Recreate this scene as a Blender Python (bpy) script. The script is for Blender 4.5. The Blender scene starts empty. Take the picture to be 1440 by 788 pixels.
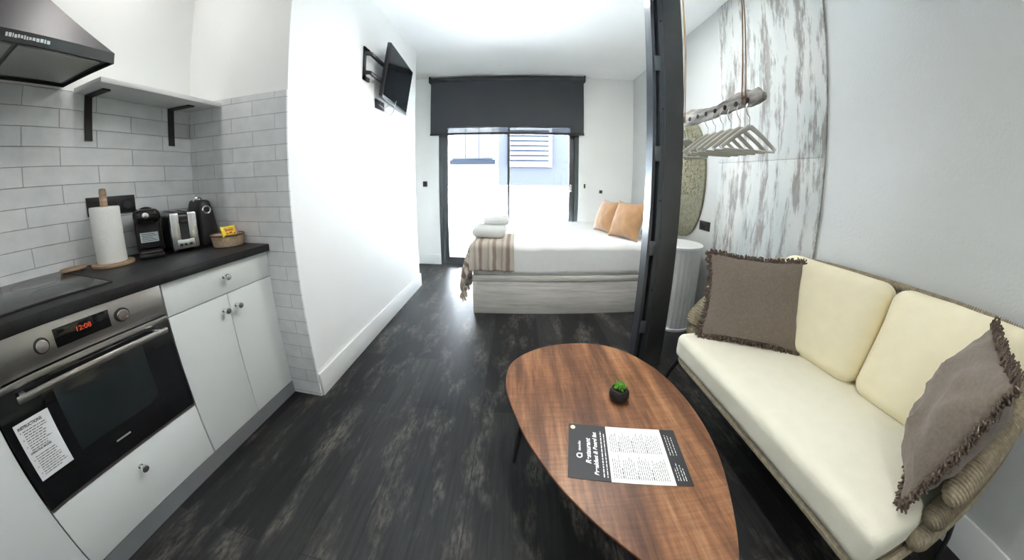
import bpy, bmesh, math, random
from mathutils import Matrix, Vector, noise

# ------------------------------------------------------------------ camera
sc = bpy.context.scene
col = sc.collection
random.seed(7)
CAM = (0.0, 0.0, 1.2309)
cd = bpy.data.cameras.new('camera')
cam = bpy.data.objects.new('camera', cd)
col.objects.link(cam)
sc.camera = cam
cd.type = 'PANO'
cd.panorama_type = 'FISHEYE_LENS_POLYNOMIAL'      # wide action lens
cd.fisheye_fov = 3.6
cd.fisheye_polynomial_k0 = 0.0
cd.fisheye_polynomial_k1 = -0.0990272995954114
cd.fisheye_polynomial_k2 = -0.0009157436112096225
cd.fisheye_polynomial_k3 = 0.00027016961706157497
cd.fisheye_polynomial_k4 = -8.134523968689456e-06
cd.sensor_width = 36.0
cd.sensor_height = 19.7
cd.shift_x = -(714.4649 - 720) / 1440
cd.shift_y = (305.7045 - 394) / 788
cd.clip_start = 0.01
R_ = (0.9994680630994975, 0.03238895921988276, 0.0038139434699105594)
U_ = (-0.008131240603291996, 0.1342313954789906, 0.990916654110735)
F_ = (-0.03158280814605119, 0.9904205610690923, -0.13442335526683646)
cam.matrix_world = Matrix([[R_[i], U_[i], -F_[i], CAM[i]] for i in range(3)] + [[0, 0, 0, 1]])

# ------------------------------------------------------------------ world + exposure
w = bpy.data.worlds.new('daylight'); sc.world = w; w.use_nodes = True
bg = w.node_tree.nodes['Background']
bg.inputs[0].default_value = (0.90, 0.96, 1.0, 1)
bg.inputs[1].default_value = 170.0
sc.view_settings.view_transform = 'Standard'
sc.view_settings.look = 'None'
sc.view_settings.gamma = 1.0
sc.view_settings.use_curve_mapping = False
sc.view_settings.exposure = 0.90
try:
    sc.cycles.use_denoising = True
    sc.cycles.denoiser = 'OPENIMAGEDENOISE'
    sc.cycles.max_bounces = 12
    sc.cycles.diffuse_bounces = 9
    sc.cycles.sample_clamp_indirect = 20.0
except Exception:
    pass

def area_light(name, loc, rot, sx, sy, power, colr=(1, 1, 1), portal=False, shape='RECTANGLE'):
    l = bpy.data.lights.new(name, 'AREA'); l.shape = shape; l.size = sx; l.size_y = sy
    l.energy = power; l.color = colr
    if portal: l.cycles.is_portal = True
    o = bpy.data.objects.new(name, l); o.location = loc; o.rotation_euler = rot
    col.objects.link(o); return o
# window opening guides the sampling of the daylight outside
area_light('window_portal', (-0.12, 4.12, 1.0), (math.radians(-90), 0, 0), 1.95, 2.0, 1, portal=True)

KITCHEN_W, ROOM_W, MID_W = 2.3, 5.8, 8.0

# ------------------------------------------------------------------ node helpers
MATS = {}
def mat(name, base=(.8, .8, .8), rough=.5, metal=0.0, spec=.5, noise_amt=0.0, noise_scale=20, bump=0.0,
        bump_scale=200, stretch=(1, 1, 1), coat=0.0, emit=None, sheen=0.0, trans=0.0, alpha=1.0):
    if name in MATS: return MATS[name]
    m = bpy.data.materials.new(name); m.use_nodes = True
    nt = m.node_tree; b = nt.nodes['Principled BSDF']
    b.inputs['Base Color'].default_value = (*base, 1)
    b.inputs['Roughness'].default_value = rough
    b.inputs['Metallic'].default_value = metal
    b.inputs['Specular IOR Level'].default_value = spec
    b.inputs['Coat Weight'].default_value = coat
    b.inputs['Sheen Weight'].default_value = sheen
    b.inputs['Transmission Weight'].default_value = trans
    b.inputs['Alpha'].default_value = alpha
    if emit:
        b.inputs['Emission Color'].default_value = (*emit[0], 1); b.inputs['Emission Strength'].default_value = emit[1]
    tc = nt.nodes.new('ShaderNodeTexCoord'); mp = nt.nodes.new('ShaderNodeMapping')
    mp.inputs['Scale'].default_value = stretch
    nt.links.new(tc.outputs['Object'], mp.inputs[0])
    n = nt.nodes.new('ShaderNodeTexNoise'); n.inputs['Scale'].default_value = noise_scale; n.inputs['Detail'].default_value = 5
    nt.links.new(mp.outputs[0], n.inputs['Vector'])
    if noise_amt > 0:
        r = nt.nodes.new('ShaderNodeValToRGB')
        r.color_ramp.elements[0].position = .3; r.color_ramp.elements[1].position = .7
        a = noise_amt
        r.color_ramp.elements[0].color = (*[max(0, c * (1 - a)) for c in base], 1)
        r.color_ramp.elements[1].color = (*[min(1, c * (1 + a)) for c in base], 1)
        nt.links.new(n.outputs[0], r.inputs[0]); nt.links.new(r.outputs[0], b.inputs['Base Color'])
    if bump > 0:
        n2 = nt.nodes.new('ShaderNodeTexNoise'); n2.inputs['Scale'].default_value = bump_scale; n2.inputs['Detail'].default_value = 3
        nt.links.new(mp.outputs[0], n2.inputs['Vector'])
        bp = nt.nodes.new('ShaderNodeBump'); bp.inputs['Strength'].default_value = bump; bp.inputs['Distance'].default_value = .004
        nt.links.new(n2.outputs[0], bp.inputs['Height']); nt.links.new(bp.outputs[0], b.inputs['Normal'])
    MATS[name] = m
    return m

def ramp(nt, src, stops):
    r = nt.nodes.new('ShaderNodeValToRGB'); e = r.color_ramp.elements
    while len(e) < len(stops): e.new(0.5)
    for k, (p, c) in enumerate(stops):
        e[k].position = p; e[k].color = (*c, 1)
    nt.links.new(src, r.inputs[0]); return r
def mixc(nt, fac, a, b_, mode='MIX'):
    m = nt.nodes.new('ShaderNodeMix'); m.data_type = 'RGBA'; m.blend_type = mode
    for v, s in ((fac, 0), (a, 6), (b_, 7)):
        if isinstance(v, (int, float)): m.inputs[s].default_value = v
        elif isinstance(v, tuple): m.inputs[s].default_value = (*v, 1)
        else: nt.links.new(v, m.inputs[s])
    return m.outputs[2]
def noise_node(nt, vec, scale, detail=4, rough=.5):
    n = nt.nodes.new('ShaderNodeTexNoise'); n.inputs['Scale'].default_value = scale
    n.inputs['Detail'].default_value = detail; n.inputs['Roughness'].default_value = rough
    nt.links.new(vec, n.inputs['Vector']); return n.outputs[0]
def mapping(nt, scale=(1, 1, 1), rot=(0, 0, 0), loc=(0, 0, 0), out='Object'):
    tc = nt.nodes.new('ShaderNodeTexCoord'); mp = nt.nodes.new('ShaderNodeMapping')
    mp.inputs['Scale'].default_value = scale; mp.inputs['Rotation'].default_value = rot; mp.inputs['Location'].default_value = loc
    nt.links.new(tc.outputs[out], mp.inputs[0]); return mp.outputs[0]
def new_mat(name, rough=.5):
    m = bpy.data.materials.new(name); m.use_nodes = True; MATS[name] = m
    b = m.node_tree.nodes['Principled BSDF']; b.inputs['Roughness'].default_value = rough
    return m, m.node_tree, b
def add_bump(nt, b, src, strength, dist=.004):
    bp = nt.nodes.new('ShaderNodeBump'); bp.inputs['Strength'].default_value = strength; bp.inputs['Distance'].default_value = dist
    nt.links.new(src, bp.inputs['Height']); nt.links.new(bp.outputs[0], b.inputs['Normal'])

def make_floor_mat():
    m, nt, b = new_mat('dark_plank_floor', .36)
    v = mapping(nt, rot=(0, 0, math.radians(90)))
    br = nt.nodes.new('ShaderNodeTexBrick')
    br.inputs['Scale'].default_value = 1.0
    br.inputs['Brick Width'].default_value = 1.22; br.inputs['Row Height'].default_value = .18
    br.inputs['Mortar Size'].default_value = .0016; br.inputs['Mortar Smooth'].default_value = .1
    br.offset = .37
    br.inputs['Color1'].default_value = (0.0, 0.0, 0.0, 1); br.inputs['Color2'].default_value = (1, 1, 1, 1)
    br.inputs['Mortar'].default_value = (.35, .35, .35, 1)
    nt.links.new(v, br.inputs['Vector'])
    tone = ramp(nt, br.outputs['Color'], [(0, (.0075, .0078, .0085)), (1, (.026, .026, .0265))]).outputs[0]
    g = mapping(nt, scale=(34, 2.2, 1))
    grain = noise_node(nt, g, 1.6, 8, .65)
    gr = ramp(nt, grain, [(.30, (.60, .60, .61)), (.70, (1.42, 1.42, 1.40))]).outputs[0]
    c = mixc(nt, 1.0, tone, gr, 'MULTIPLY')
    wv = mapping(nt, scale=(9, 3.2, 1), loc=(3.1, .7, 0))
    worn = ramp(nt, noise_node(nt, wv, .9, 4, .6), [(.50, (0, 0, 0)), (.66, (1, 1, 1))]).outputs[0]
    fine = ramp(nt, noise_node(nt, mapping(nt, scale=(42, 13, 1)), 1.5, 5, .7), [(.38, (0, 0, 0)), (.60, (1, 1, 1))]).outputs[0]
    wf = mixc(nt, 1.0, worn, fine, 'MULTIPLY')
    c = mixc(nt, wf, c, (.115, .105, .093))
    c = mixc(nt, br.outputs['Fac'], c, (.014, .014, .015))
    nt.links.new(c, b.inputs['Base Color'])
    rr = ramp(nt, grain, [(0, (.34, .34, .34)), (1, (.50, .50, .50))]).outputs[0]
    nt.links.new(rr, b.inputs['Roughness']); b.inputs['Specular IOR Level'].default_value = .24
    add_bump(nt, b, grain, .18, .003)
    return m

def make_tile_mat(name, along):
    # glossy handmade white tiles; along = world axis the courses run along
    m, nt, b = new_mat(name, .12)
    rot = (math.radians(-90), 0, 0) if along == 'x' else (0, 0, 0)
    tc = nt.nodes.new('ShaderNodeTexCoord'); sep = nt.nodes.new('ShaderNodeSeparateXYZ'); cmb = nt.nodes.new('ShaderNodeCombineXYZ')
    nt.links.new(tc.outputs['Object'], sep.inputs[0])
    nt.links.new(sep.outputs[0 if along == 'x' else 1], cmb.inputs[0]); nt.links.new(sep.outputs[2], cmb.inputs[1])
    mp = nt.nodes.new('ShaderNodeMapping'); mp.inputs['Location'].default_value = (.0, -.019, 0)
    nt.links.new(cmb.outputs[0], mp.inputs[0])
    br = nt.nodes.new('ShaderNodeTexBrick'); br.offset = .5
    br.inputs['Scale'].default_value = 1; br.inputs['Brick Width'].default_value = .30; br.inputs['Row Height'].default_value = .078
    br.inputs['Mortar Size'].default_value = .0016; br.inputs['Mortar Smooth'].default_value = .6; br.inputs['Bias'].default_value = 0
    br.inputs['Color1'].default_value = (.66, .69, .70, 1); br.inputs['Color2'].default_value = (.80, .82, .82, 1)
    br.inputs['Mortar'].default_value = (.20, .21, .22, 1)
    nt.links.new(mp.outputs[0], br.inputs['Vector'])
    n = noise_node(nt, tc.outputs['Object'], 16, 4)
    c = mixc(nt, .35, br.outputs['Color'], ramp(nt, n, [(.3, (.56, .59, .61)), (.7, (.82, .84, .84))]).outputs[0])
    nt.links.new(c, b.inputs['Base Color'])
    inv = nt.nodes.new('ShaderNodeMath'); inv.operation = 'SUBTRACT'; inv.inputs[0].default_value = 1; nt.links.new(br.outputs['Fac'], inv.inputs[1])
    s = nt.nodes.new('ShaderNodeMath'); s.operation = 'MULTIPLY_ADD'; s.inputs[1].default_value = .55
    nt.links.new(noise_node(nt, tc.outputs['Object'], 9, 3), s.inputs[0]); nt.links.new(inv.outputs[0], s.inputs[2])
    add_bump(nt, b, s.outputs[0], .8, .006)
    return m

def make_plaster(name, base, bump=.08):
    return mat(name, base, .62, spec=.3, bump=bump, bump_scale=90, noise_amt=.015, noise_scale=2)

def make_driftwood_panel():
    m, nt, b = new_mat('weathered_white_boards', .55)
    v = mapping(nt, scale=(1, 4.6, .95))
    n1 = noise_node(nt, v, 2.4, 8, .72)
    n2 = noise_node(nt, mapping(nt, scale=(1, 17, 1.6), loc=(0, 3, 1)), 1.5, 6, .7)
    n3 = noise_node(nt, mapping(nt, scale=(1, 3.0, .8), loc=(0, 9, 4)), 1.3, 3, .5)
    add = nt.nodes.new('ShaderNodeMath'); add.operation = 'MULTIPLY_ADD'; add.inputs[1].default_value = .55
    nt.links.new(n2, add.inputs[0]); nt.links.new(n1, add.inputs[2])
    base = ramp(nt, n3, [(.35, (.44, .49, .48)), (.65, (.58, .59, .57))]).outputs[0]
    wear = ramp(nt, add.outputs[0], [(.765, (0, 0, 0)), (.87, (1, 1, 1))]).outputs[0]
    brown = ramp(nt, n2, [(.3, (.125, .112, .098)), (.7, (.29, .285, .27))]).outputs[0]
    c = mixc(nt, wear, base, brown)
    nt.links.new(c, b.inputs['Base Color'])
    add_bump(nt, b, add.outputs[0], .3, .004)
    return m

def make_walnut():
    m, nt, b = new_mat('walnut_veneer', .36); b.inputs['Specular IOR Level'].default_value = .35
    r = math.radians(-12)
    wv = mapping(nt, scale=(9, .9, 1), rot=(0, 0, r))
    n1 = noise_node(nt, wv, 1.5, 5, .6)
    n2 = noise_node(nt, mapping(nt, scale=(90, 7, 1), rot=(0, 0, r)), 1.3, 5, .7)
    n3 = noise_node(nt, mapping(nt, scale=(12, 140, 1), rot=(0, 0, r)), 1.0, 3, .5)
    c = ramp(nt, n1, [(.28, (.045, .018, .010)), (.45, (.135, .058, .028)), (.58, (.255, .118, .054)), (.75, (.42, .225, .112))]).outputs[0]
    c = mixc(nt, .8, c, ramp(nt, n2, [(.3, (.62, .60, .58)), (.7, (1.25, 1.22, 1.2))]).outputs[0], 'MULTIPLY')
    c = mixc(nt, .5, c, ramp(nt, n3, [(.35, (.75, .75, .75)), (.65, (1.25, 1.25, 1.25))]).outputs[0], 'MULTIPLY')
    nt.links.new(c, b.inputs['Base Color'])
    add_bump(nt, b, n2, .12, .002)
    return m

def make_bedwood():
    m, nt, b = new_mat('whitewashed_oak', .5)
    n = noise_node(nt, mapping(nt, scale=(1.6, 1, 24)), 2.2, 7, .65)
    c = ramp(nt, n, [(.28, (.42, .41, .38)), (.50, (.60, .59, .55)), (.72, (.72, .71, .67))]).outputs[0]
    nt.links.new(c, b.inputs['Base Color']); add_bump(nt, b, n, .12, .002)
    return m

def make_throw():
    m, nt, b = new_mat('striped_knit', .9)
    tc = nt.nodes.new('ShaderNodeTexCoord'); sep = nt.nodes.new('ShaderNodeSeparateXYZ')
    nt.links.new(tc.outputs['UV'], sep.inputs[0])
    mu = nt.nodes.new('ShaderNodeMath'); mu.operation = 'MULTIPLY'; mu.inputs[1].default_value = 6.5
    nt.links.new(sep.outputs[0], mu.inputs[0])
    fr = nt.nodes.new('ShaderNodeMath'); fr.operation = 'FRACT'; nt.links.new(mu.outputs[0], fr.inputs[0])
    c = ramp(nt, fr.outputs[0], [(0, (.50, .45, .39)), (.22, (.52, .47, .41)), (.32, (.26, .205, .165)), (.50, (.30, .24, .195)), (.58, (.54, .50, .44)), (.72, (.50, .45, .40)), (.80, (.33, .275, .23)), (.92, (.50, .45, .40))]).outputs[0]
    nt.links.new(c, b.inputs['Base Color'])
    add_bump(nt, b, noise_node(nt, mapping(nt), 160, 2), .5, .004)
    return m

def make_cord(name, c1, c2):
    m, nt, b = new_mat(name, .8)
    n = noise_node(nt, mapping(nt), 60, 4)
    nt.links.new(ramp(nt, n, [(.3, c1), (.7, c2)]).outputs[0], b.inputs['Base Color'])
    add_bump(nt, b, noise_node(nt, mapping(nt), 500, 2), .4, .002)
    return m

def make_blind():
    m, nt, b = new_mat('charcoal_blind_fabric', .85)
    b.inputs['Base Color'].default_value = (.050, .054, .058, 1)
    return m
def make_sunscreen():
    m, nt, b = new_mat('sunscreen_mesh', .8)
    b.inputs['Base Color'].default_value = (.10, .12, .15, 1); b.inputs['Alpha'].default_value = .55
    return m
def make_glass():
    m = bpy.data.materials.new('window_glass'); m.use_nodes = True; nt = m.node_tree; nt.nodes.clear()
    o = nt.nodes.new('ShaderNodeOutputMaterial'); t = nt.nodes.new('ShaderNodeBsdfTransparent'); g = nt.nodes.new('ShaderNodeBsdfGlossy')
    g.inputs['Roughness'].default_value = .02
    f = nt.nodes.new('ShaderNodeFresnel'); f.inputs[0].default_value = 1.35; mx = nt.nodes.new('ShaderNodeMixShader')
    nt.links.new(f.outputs[0], mx.inputs[0]); nt.links.new(t.outputs[0], mx.inputs[1]); nt.links.new(g.outputs[0], mx.inputs[2]); nt.links.new(mx.outputs[0], o.inputs[0])
    MATS['window_glass'] = m; return m

FLOOR = make_floor_mat(); TILE_Y = make_tile_mat('white_tiles_side', 'y'); TILE_X = make_tile_mat('white_tiles_end', 'x')
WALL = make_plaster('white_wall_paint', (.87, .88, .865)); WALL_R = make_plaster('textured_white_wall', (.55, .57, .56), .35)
CEIL = make_plaster('ceiling_paint', (.89, .90, .89), .02)
TRIM = mat('white_trim', (.80, .82, .81), .35)
PANEL = make_driftwood_panel(); WALNUT = make_walnut(); BEDWOOD = make_bedwood(); THROW = make_throw()
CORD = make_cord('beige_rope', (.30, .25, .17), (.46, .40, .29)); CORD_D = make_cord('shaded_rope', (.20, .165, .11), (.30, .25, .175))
BLIND = make_blind(); MESH = make_sunscreen(); GLASS = make_glass()
FRAME = mat('grey_aluminium', (.075, .082, .088), .45, .3)
STEEL_D = mat('dark_grey_steel', (.075, .077, .079), .42, .35, noise_amt=.06, noise_scale=3)
STEEL_L = mat('grey_steel_channel', (.10, .11, .125), .30, .6)
INOX = mat('brushed_steel', (.56, .54, .52), .30, 1.0, bump=.10, bump_scale=60, stretch=(1, .05, 8))
CHROME = mat('chrome', (.80, .80, .81), .26, 1.0)
BLACKGL = mat('black_glass', (.008, .009, .010), .06, spec=.6)
OVENWIN = mat('oven_window_glass', (.018, .024, .026), .08, spec=.6)
BLACKPL = mat('black_plastic', (.014, .014, .015), .3)
BLACKMT = mat('matt_black', (.016, .016, .017), .55)
CAB = mat('white_cabinet', (.76, .80, .79), .38)
PLINTH = mat('grey_plinth', (.26, .27, .28), .38, .3)
WTOP = mat('charcoal_worktop', (.014, .014, .015), .46, spec=.35, noise_amt=.25, noise_scale=30, bump=.05)
HOODM = mat('hood_steel', (.045, .043, .048), .48, .25, spec=.3)
HOODRIM = mat('hood_rim', (.025, .026, .028), .3, .4)
HOODF = mat('hood_filter', (.36, .36, .34), .45, .8, bump=.3, bump_scale=300)
CREAM = mat('cream_fabric', (.84, .77, .55), .85, sheen=.2, bump=.22, bump_scale=420, noise_amt=.02)
SEATC = mat('ivory_fabric', (.80, .78, .64), .85, sheen=.2, bump=.22, bump_scale=420, noise_amt=.02)
TAUPE = mat('taupe_linen', (.175, .142, .112), .95, sheen=.2, bump=.5, bump_scale=350, noise_amt=.12, noise_scale=90)
FRINGE = mat('taupe_fringe', (.125, .096, .074), .95, noise_amt=.4, noise_scale=60)
OCHRE = mat('ochre_velvet', (.40, .225, .105), .8, sheen=.5, noise_amt=.12, noise_scale=14)
LINEN = mat('white_linen', (.78, .80, .785), .85, sheen=.15, bump=.12, bump_scale=60, noise_amt=.02)
TOWEL = mat('white_terry', (.66, .68, .66), .95, bump=.6, bump_scale=300)
PAPER = mat('paper_towel', (.82, .83, .80), .9, bump=.5, bump_scale=120)
WOODL = mat('light_wood', (.36, .25, .16), .55, noise_amt=.25, noise_scale=12, stretch=(1, 1, 8))
WHITEM = mat('white_enamel', (.66, .68, .68), .4, .1)
HANGER = mat('off_white_hanger', (.46, .46, .41), .5)
ROPE = mat('jute_rope', (.25, .17, .10), .9, bump=.6, bump_scale=300)
DRIFT = mat('driftwood', (.30, .29, .27), .85, noise_amt=.6, noise_scale=7, stretch=(3, 1, 6), bump=.9, bump_scale=40)
WHITE = mat('printed_white', (.85, .86, .86), .5)
INK = mat('black_ink', (.02, .022, .026), .5)
GREYINK = mat('grey_ink', (.12, .12, .13), .5)
YELLOW = mat('yellow_packet', (.85, .68, .03), .3)
RED = mat('red_print', (.6, .05, .03), .35)
PINK = mat('pink_packet', (.55, .30, .33), .4)
WICKER = make_cord('wicker', (.40, .29, .19), (.58, .45, .32))
SOIL = mat('dark_soil', (.02, .015, .01), .9)
LEAF = mat('green_leaf', (.12, .32, .04), .45, noise_amt=.4, noise_scale=30)
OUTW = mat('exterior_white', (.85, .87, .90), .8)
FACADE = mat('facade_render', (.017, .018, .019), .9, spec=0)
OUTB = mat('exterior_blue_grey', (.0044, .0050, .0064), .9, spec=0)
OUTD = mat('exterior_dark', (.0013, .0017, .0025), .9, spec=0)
REDLED = mat('red_display', (.1, .0, .0), .4, emit=((1, .12, .04), .3))
LAMP = mat('lamp_glow', (1, 1, 1), .5, emit=((1, .96, .9), 12))

# ------------------------------------------------------------------ mesh builder
class MB:
    def __init__(s): s.v = []; s.f = []; s.uv = None
    def add(s, vs, fs, M=None):
        o = len(s.v)
        s.v += [tuple(M @ Vector(p)) if M else tuple(p) for p in vs]
        s.f += [tuple(i + o for i in f) for f in fs]; return s
    def box(s, x0, x1, y0, y1, z0, z1, M=None, bev=0.0):
        x0, x1 = sorted((x0, x1)); y0, y1 = sorted((y0, y1)); z0, z1 = sorted((z0, z1))
        if bev <= 0:
            vs = [(x, y, z) for x in (x0, x1) for y in (y0, y1) for z in (z0, z1)]
            fs = [(0, 1, 3, 2), (4, 6, 7, 5), (0, 4, 5, 1), (2, 3, 7, 6), (0, 2, 6, 4), (1, 5, 7, 3)]
            return s.add(vs, fs, M)
        b = bmesh.new(); bmesh.ops.create_cube(b, size=1)
        for v in b.verts: v.co = Vector(((x0 + x1) / 2 + v.co.x * (x1 - x0), (y0 + y1) / 2 + v.co.y * (y1 - y0), (z0 + z1) / 2 + v.co.z * (z1 - z0)))
        bmesh.ops.bevel(b, geom=b.edges[:], offset=min(bev, .49 * min(x1 - x0, y1 - y0, z1 - z0)), segments=2, profile=.5, affect='EDGES')
        b.verts.index_update()
        s.add([tuple(v.co) for v in b.verts], [tuple(v.index for v in f.verts) for f in b.faces], M); b.free(); return s
    def loft(s, rings, M=None, closed=True, caps=True):
        n = len(rings[0]); vs = [p for r in rings for p in r]; fs = []
        for i in range(len(rings) - 1):
            for j in range(n if closed else n - 1):
                a = i * n + j; b = i * n + (j + 1) % n; fs.append((a, b, b + n, a + n))
        if caps and closed:
            fs.append(tuple(reversed(range(n)))); fs.append(tuple((len(rings) - 1) * n + j for j in range(n)))
        return s.add(vs, fs, M)
    def lathe(s, prof, n=24, M=None, rmod=None):
        rings = []
        for r, z in prof:
            rings.append([((r if not rmod else r * rmod(2 * math.pi * k / n, z)) * math.cos(2 * math.pi * k / n), (r if not rmod else r * rmod(2 * math.pi * k / n, z)) * math.sin(2 * math.pi * k / n), z) for k in range(n)])
        return s.loft(rings, M)
    def tube(s, pts, r, n=8, M=None, rf=None, flat=1.0):
        pts = [Vector(p) for p in pts]; rings = []
        up = Vector((0, 0, 1)); t0 = (pts[1] - pts[0]).normalized()
        if abs(t0.dot(up)) > .95: up = Vector((1, 0, 0))
        nrm = (up - t0 * up.dot(t0)).normalized()
        for i, p in enumerate(pts):
            t = (pts[min(i + 1, len(pts) - 1)] - pts[max(i - 1, 0)]).normalized()
            nrm = (nrm - t * nrm.dot(t)).normalized(); bn = t.cross(nrm)
            rr = rf(i / (len(pts) - 1)) if rf else r
            rings.append([tuple(p + nrm * math.cos(2 * math.pi * k / n) * rr + bn * math.sin(2 * math.pi * k / n) * rr * flat) for k in range(n)])
        return s.loft(rings, M)
    def prism(s, poly, z0, z1, M=None, bev=0):
        if not bev:
            return s.loft([[(x, y, z0) for x, y in poly], [(x, y, z1) for x, y in poly]], M)
        cx = sum(p[0] for p in poly) / len(poly); cy = sum(p[1] for p in poly) / len(poly)
        def sh(k): return [(cx + (x - cx) * (1 - k / max(.02, math.hypot(x - cx, y - cy))), cy + (y - cy) * (1 - k / max(.02, math.hypot(x - cx, y - cy)))) for x, y in poly]
        a = sh(bev)
        return s.loft([[(x, y, z0) for x, y in a], [(x, y, z0 + bev) for x, y in poly], [(x, y, z1 - bev * .5) for x, y in poly], [(x, y, z1) for x, y in sh(bev * .4)]], M)
    def build(s, name, m, parent=None, smooth=True, angle=35, base=None):
        off = Vector((0, 0, 0)); q = parent
        while q is not None: off += q.location; q = q.parent
        vs = [Vector(p) - off for p in s.v]
        me = bpy.data.meshes.new(name); me.from_pydata([tuple(v) for v in vs], [], s.f); me.update()
        b = bmesh.new(); b.from_mesh(me); bmesh.ops.recalc_face_normals(b, faces=b.faces); b.to_mesh(me); b.free()
        if s.uv:
            uvl = me.uv_layers.new(name='UVMap')
            for lp in me.loops: uvl.data[lp.index].uv = s.uv[lp.vertex_index]
        me.materials.append(m)
        if smooth:
            for p in me.polygons: p.use_smooth = True
            me.set_sharp_from_angle(angle=math.radians(angle))
        o = bpy.data.objects.new(name, me); col.objects.link(o)
        if parent is not None: o.parent = parent
        return o

def thing(name, label, cat, loc=(0, 0, 0), group=None):
    o = bpy.data.objects.new(name, None); o.location = loc; o.empty_display_size = .1; col.objects.link(o)
    o['label'] = label; o['category'] = cat
    if group: o['group'] = group
    return o
def tag(o, label, cat, group=None):
    o['label'] = label; o['category'] = cat
    if group: o['group'] = group
    return o
def struct(o): o['kind'] = 'structure'; return o
def part_label(o, t): o['label'] = t; return o
def dup(o, parent=None, label=None, loc=None):
    c = o.copy(); col.objects.link(c)
    if parent is not None: c.parent = parent
    if label: c['label'] = label
    if loc is not None: c.location = loc
    for ch in list(o.children): dup(ch, c)
    return c
def T(x, y, z): return Matrix.Translation((x, y, z))
def RX(a): return Matrix.Rotation(math.radians(a), 4, 'X')
def RY(a): return Matrix.Rotation(math.radians(a), 4, 'Y')
def RZ(a): return Matrix.Rotation(math.radians(a), 4, 'Z')
def frame_matrix(o, ex, ey):
    ex = Vector(ex).normalized(); ez = ex.cross(Vector(ey)).normalized(); ey = ez.cross(ex)
    return Matrix([[ex[i], ey[i], ez[i], o[i]] for i in range(3)] + [[0, 0, 0, 1]])

def rounded_box(mb, sx, sy, sz, r, n=(14, 14, 6), M=None, puff=0.0, wob=0.0, seed=0):
    """box centred at origin, corners rounded with radius r, faces puffed outwards"""
    b = bmesh.new(); bmesh.ops.create_cube(b, size=2)
    bmesh.ops.subdivide_edges(b, edges=b.edges[:], cuts=max(n), use_grid_fill=True)
    hx, hy, hz = sx / 2, sy / 2, sz / 2
    for v in b.verts:
        u = v.co.copy()
        # spread samples towards the corners so the rounding gets vertices
        q = Vector([math.copysign(abs(c) ** .7, c) for c in u])
        p = Vector((q.x * hx, q.y * hy, q.z * hz))
        i = Vector((max(-hx + r, min(hx - r, p.x)), max(-hy + r, min(hy - r, p.y)), max(-hz + min(r, hz), min(hz - min(r, hz), p.z))))
        d = p - i
        if d.length > 1e-7:
            sc_ = max(abs(d.x), abs(d.y), abs(d.z)); d = d.normalized() * sc_
        p = i + d
        e = (1 - q.x ** 2) * (1 - q.y ** 2)
        p.z += math.copysign(1, p.z) * puff * e if abs(p.z) > hz * .3 else 0
        if wob:
            p += Vector((0, 0, 1)) * wob * noise.noise(Vector((p.x * 6 + seed, p.y * 6, p.z * 3)))
            p += Vector((1, 1, 0)) * wob * .4 * noise.noise(Vector((p.x * 9, p.y * 9 + seed, p.z * 5)))
        v.co = p
    b.verts.index_update()
    mb.add([tuple(v.co) for v in b.verts], [tuple(v.index for v in f.verts) for f in b.faces], M); b.free(); return mb

def pillow_mesh(mb, W, H, Tk, M, n=26, pinch=.05, wob=.006, seed=0, ears=0.0, exp=2.6):
    """soft square pillow in the local xy plane, thickness along z"""
    def P(u, v, s):
        e = (1 - abs(u) ** exp) * (1 - abs(v) ** exp); t = Tk / 2 * max(0, e) ** .55
        x = W / 2 * u * (1 - pinch * (1 - v * v) * abs(u)); y = H / 2 * v * (1 - pinch * (1 - u * u) * abs(v))
        if ears:
            k = max(0, abs(u) + abs(v) - 1.5) * 2; x += math.copysign(ears * k, u); y += math.copysign(ears * k, v)
        nz = noise.noise(Vector((u * 2.2 + seed, v * 2.2, s))) * wob * (1 - max(abs(u), abs(v)) ** 4)
        nz += .5 * wob * noise.noise(Vector((u * 5 + seed, v * 5, s * 3)))
        return (x, y, s * t + nz)
    for s in (1, -1):
        vs = []; fs = []
        for i in range(n + 1):
            for j in range(n + 1):
                u = math.sin((i / n * 2 - 1) * math.pi / 2); v = math.sin((j / n * 2 - 1) * math.pi / 2)
                p = P(u, v, s)
                if i in (0, n) or j in (0, n): p = (p[0], p[1], 0)
                vs.append(p)
        for i in range(n):
            for j in range(n):
                a = i * (n + 1) + j; q = (a, a + 1, a + n + 2, a + n + 1)
                fs.append(q if s < 0 else q[::-1])
        mb.add(vs, fs, M)
    return mb

def weld(o, d=.0004):
    b = bmesh.new(); b.from_mesh(o.data); bmesh.ops.remove_doubles(b, verts=b.verts, dist=d)
    bmesh.ops.recalc_face_normals(b, faces=b.faces); b.to_mesh(o.data); b.free()
    for p in o.data.polygons: p.use_smooth = True
    return o

def text_mesh(name, body, size, M, m, parent, ext=.0004, align='LEFT', sx=1.0, bold=0.0, shear=0.0):
    c = bpy.data.curves.new(name, 'FONT'); c.body = body; c.size = size; c.extrude = ext; c.align_x = align; c.offset = bold; c.shear = shear
    o = bpy.data.objects.new(name + '_tmp', c); col.objects.link(o)
    dg = bpy.context.evaluated_depsgraph_get(); me = bpy.data.meshes.new_from_object(o.evaluated_get(dg))
    bpy.data.objects.remove(o)
    off = Vector((0, 0, 0)); q = parent
    while q is not None: off += q.location; q = q.parent
    for v in me.vertices: v.co = (M @ Vector((v.co.x * sx, v.co.y, v.co.z))) - off
    me.materials.clear(); me.materials.append(m); me.update()
    r = bpy.data.objects.new(name, me); col.objects.link(r); r.parent = parent; return r

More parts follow.
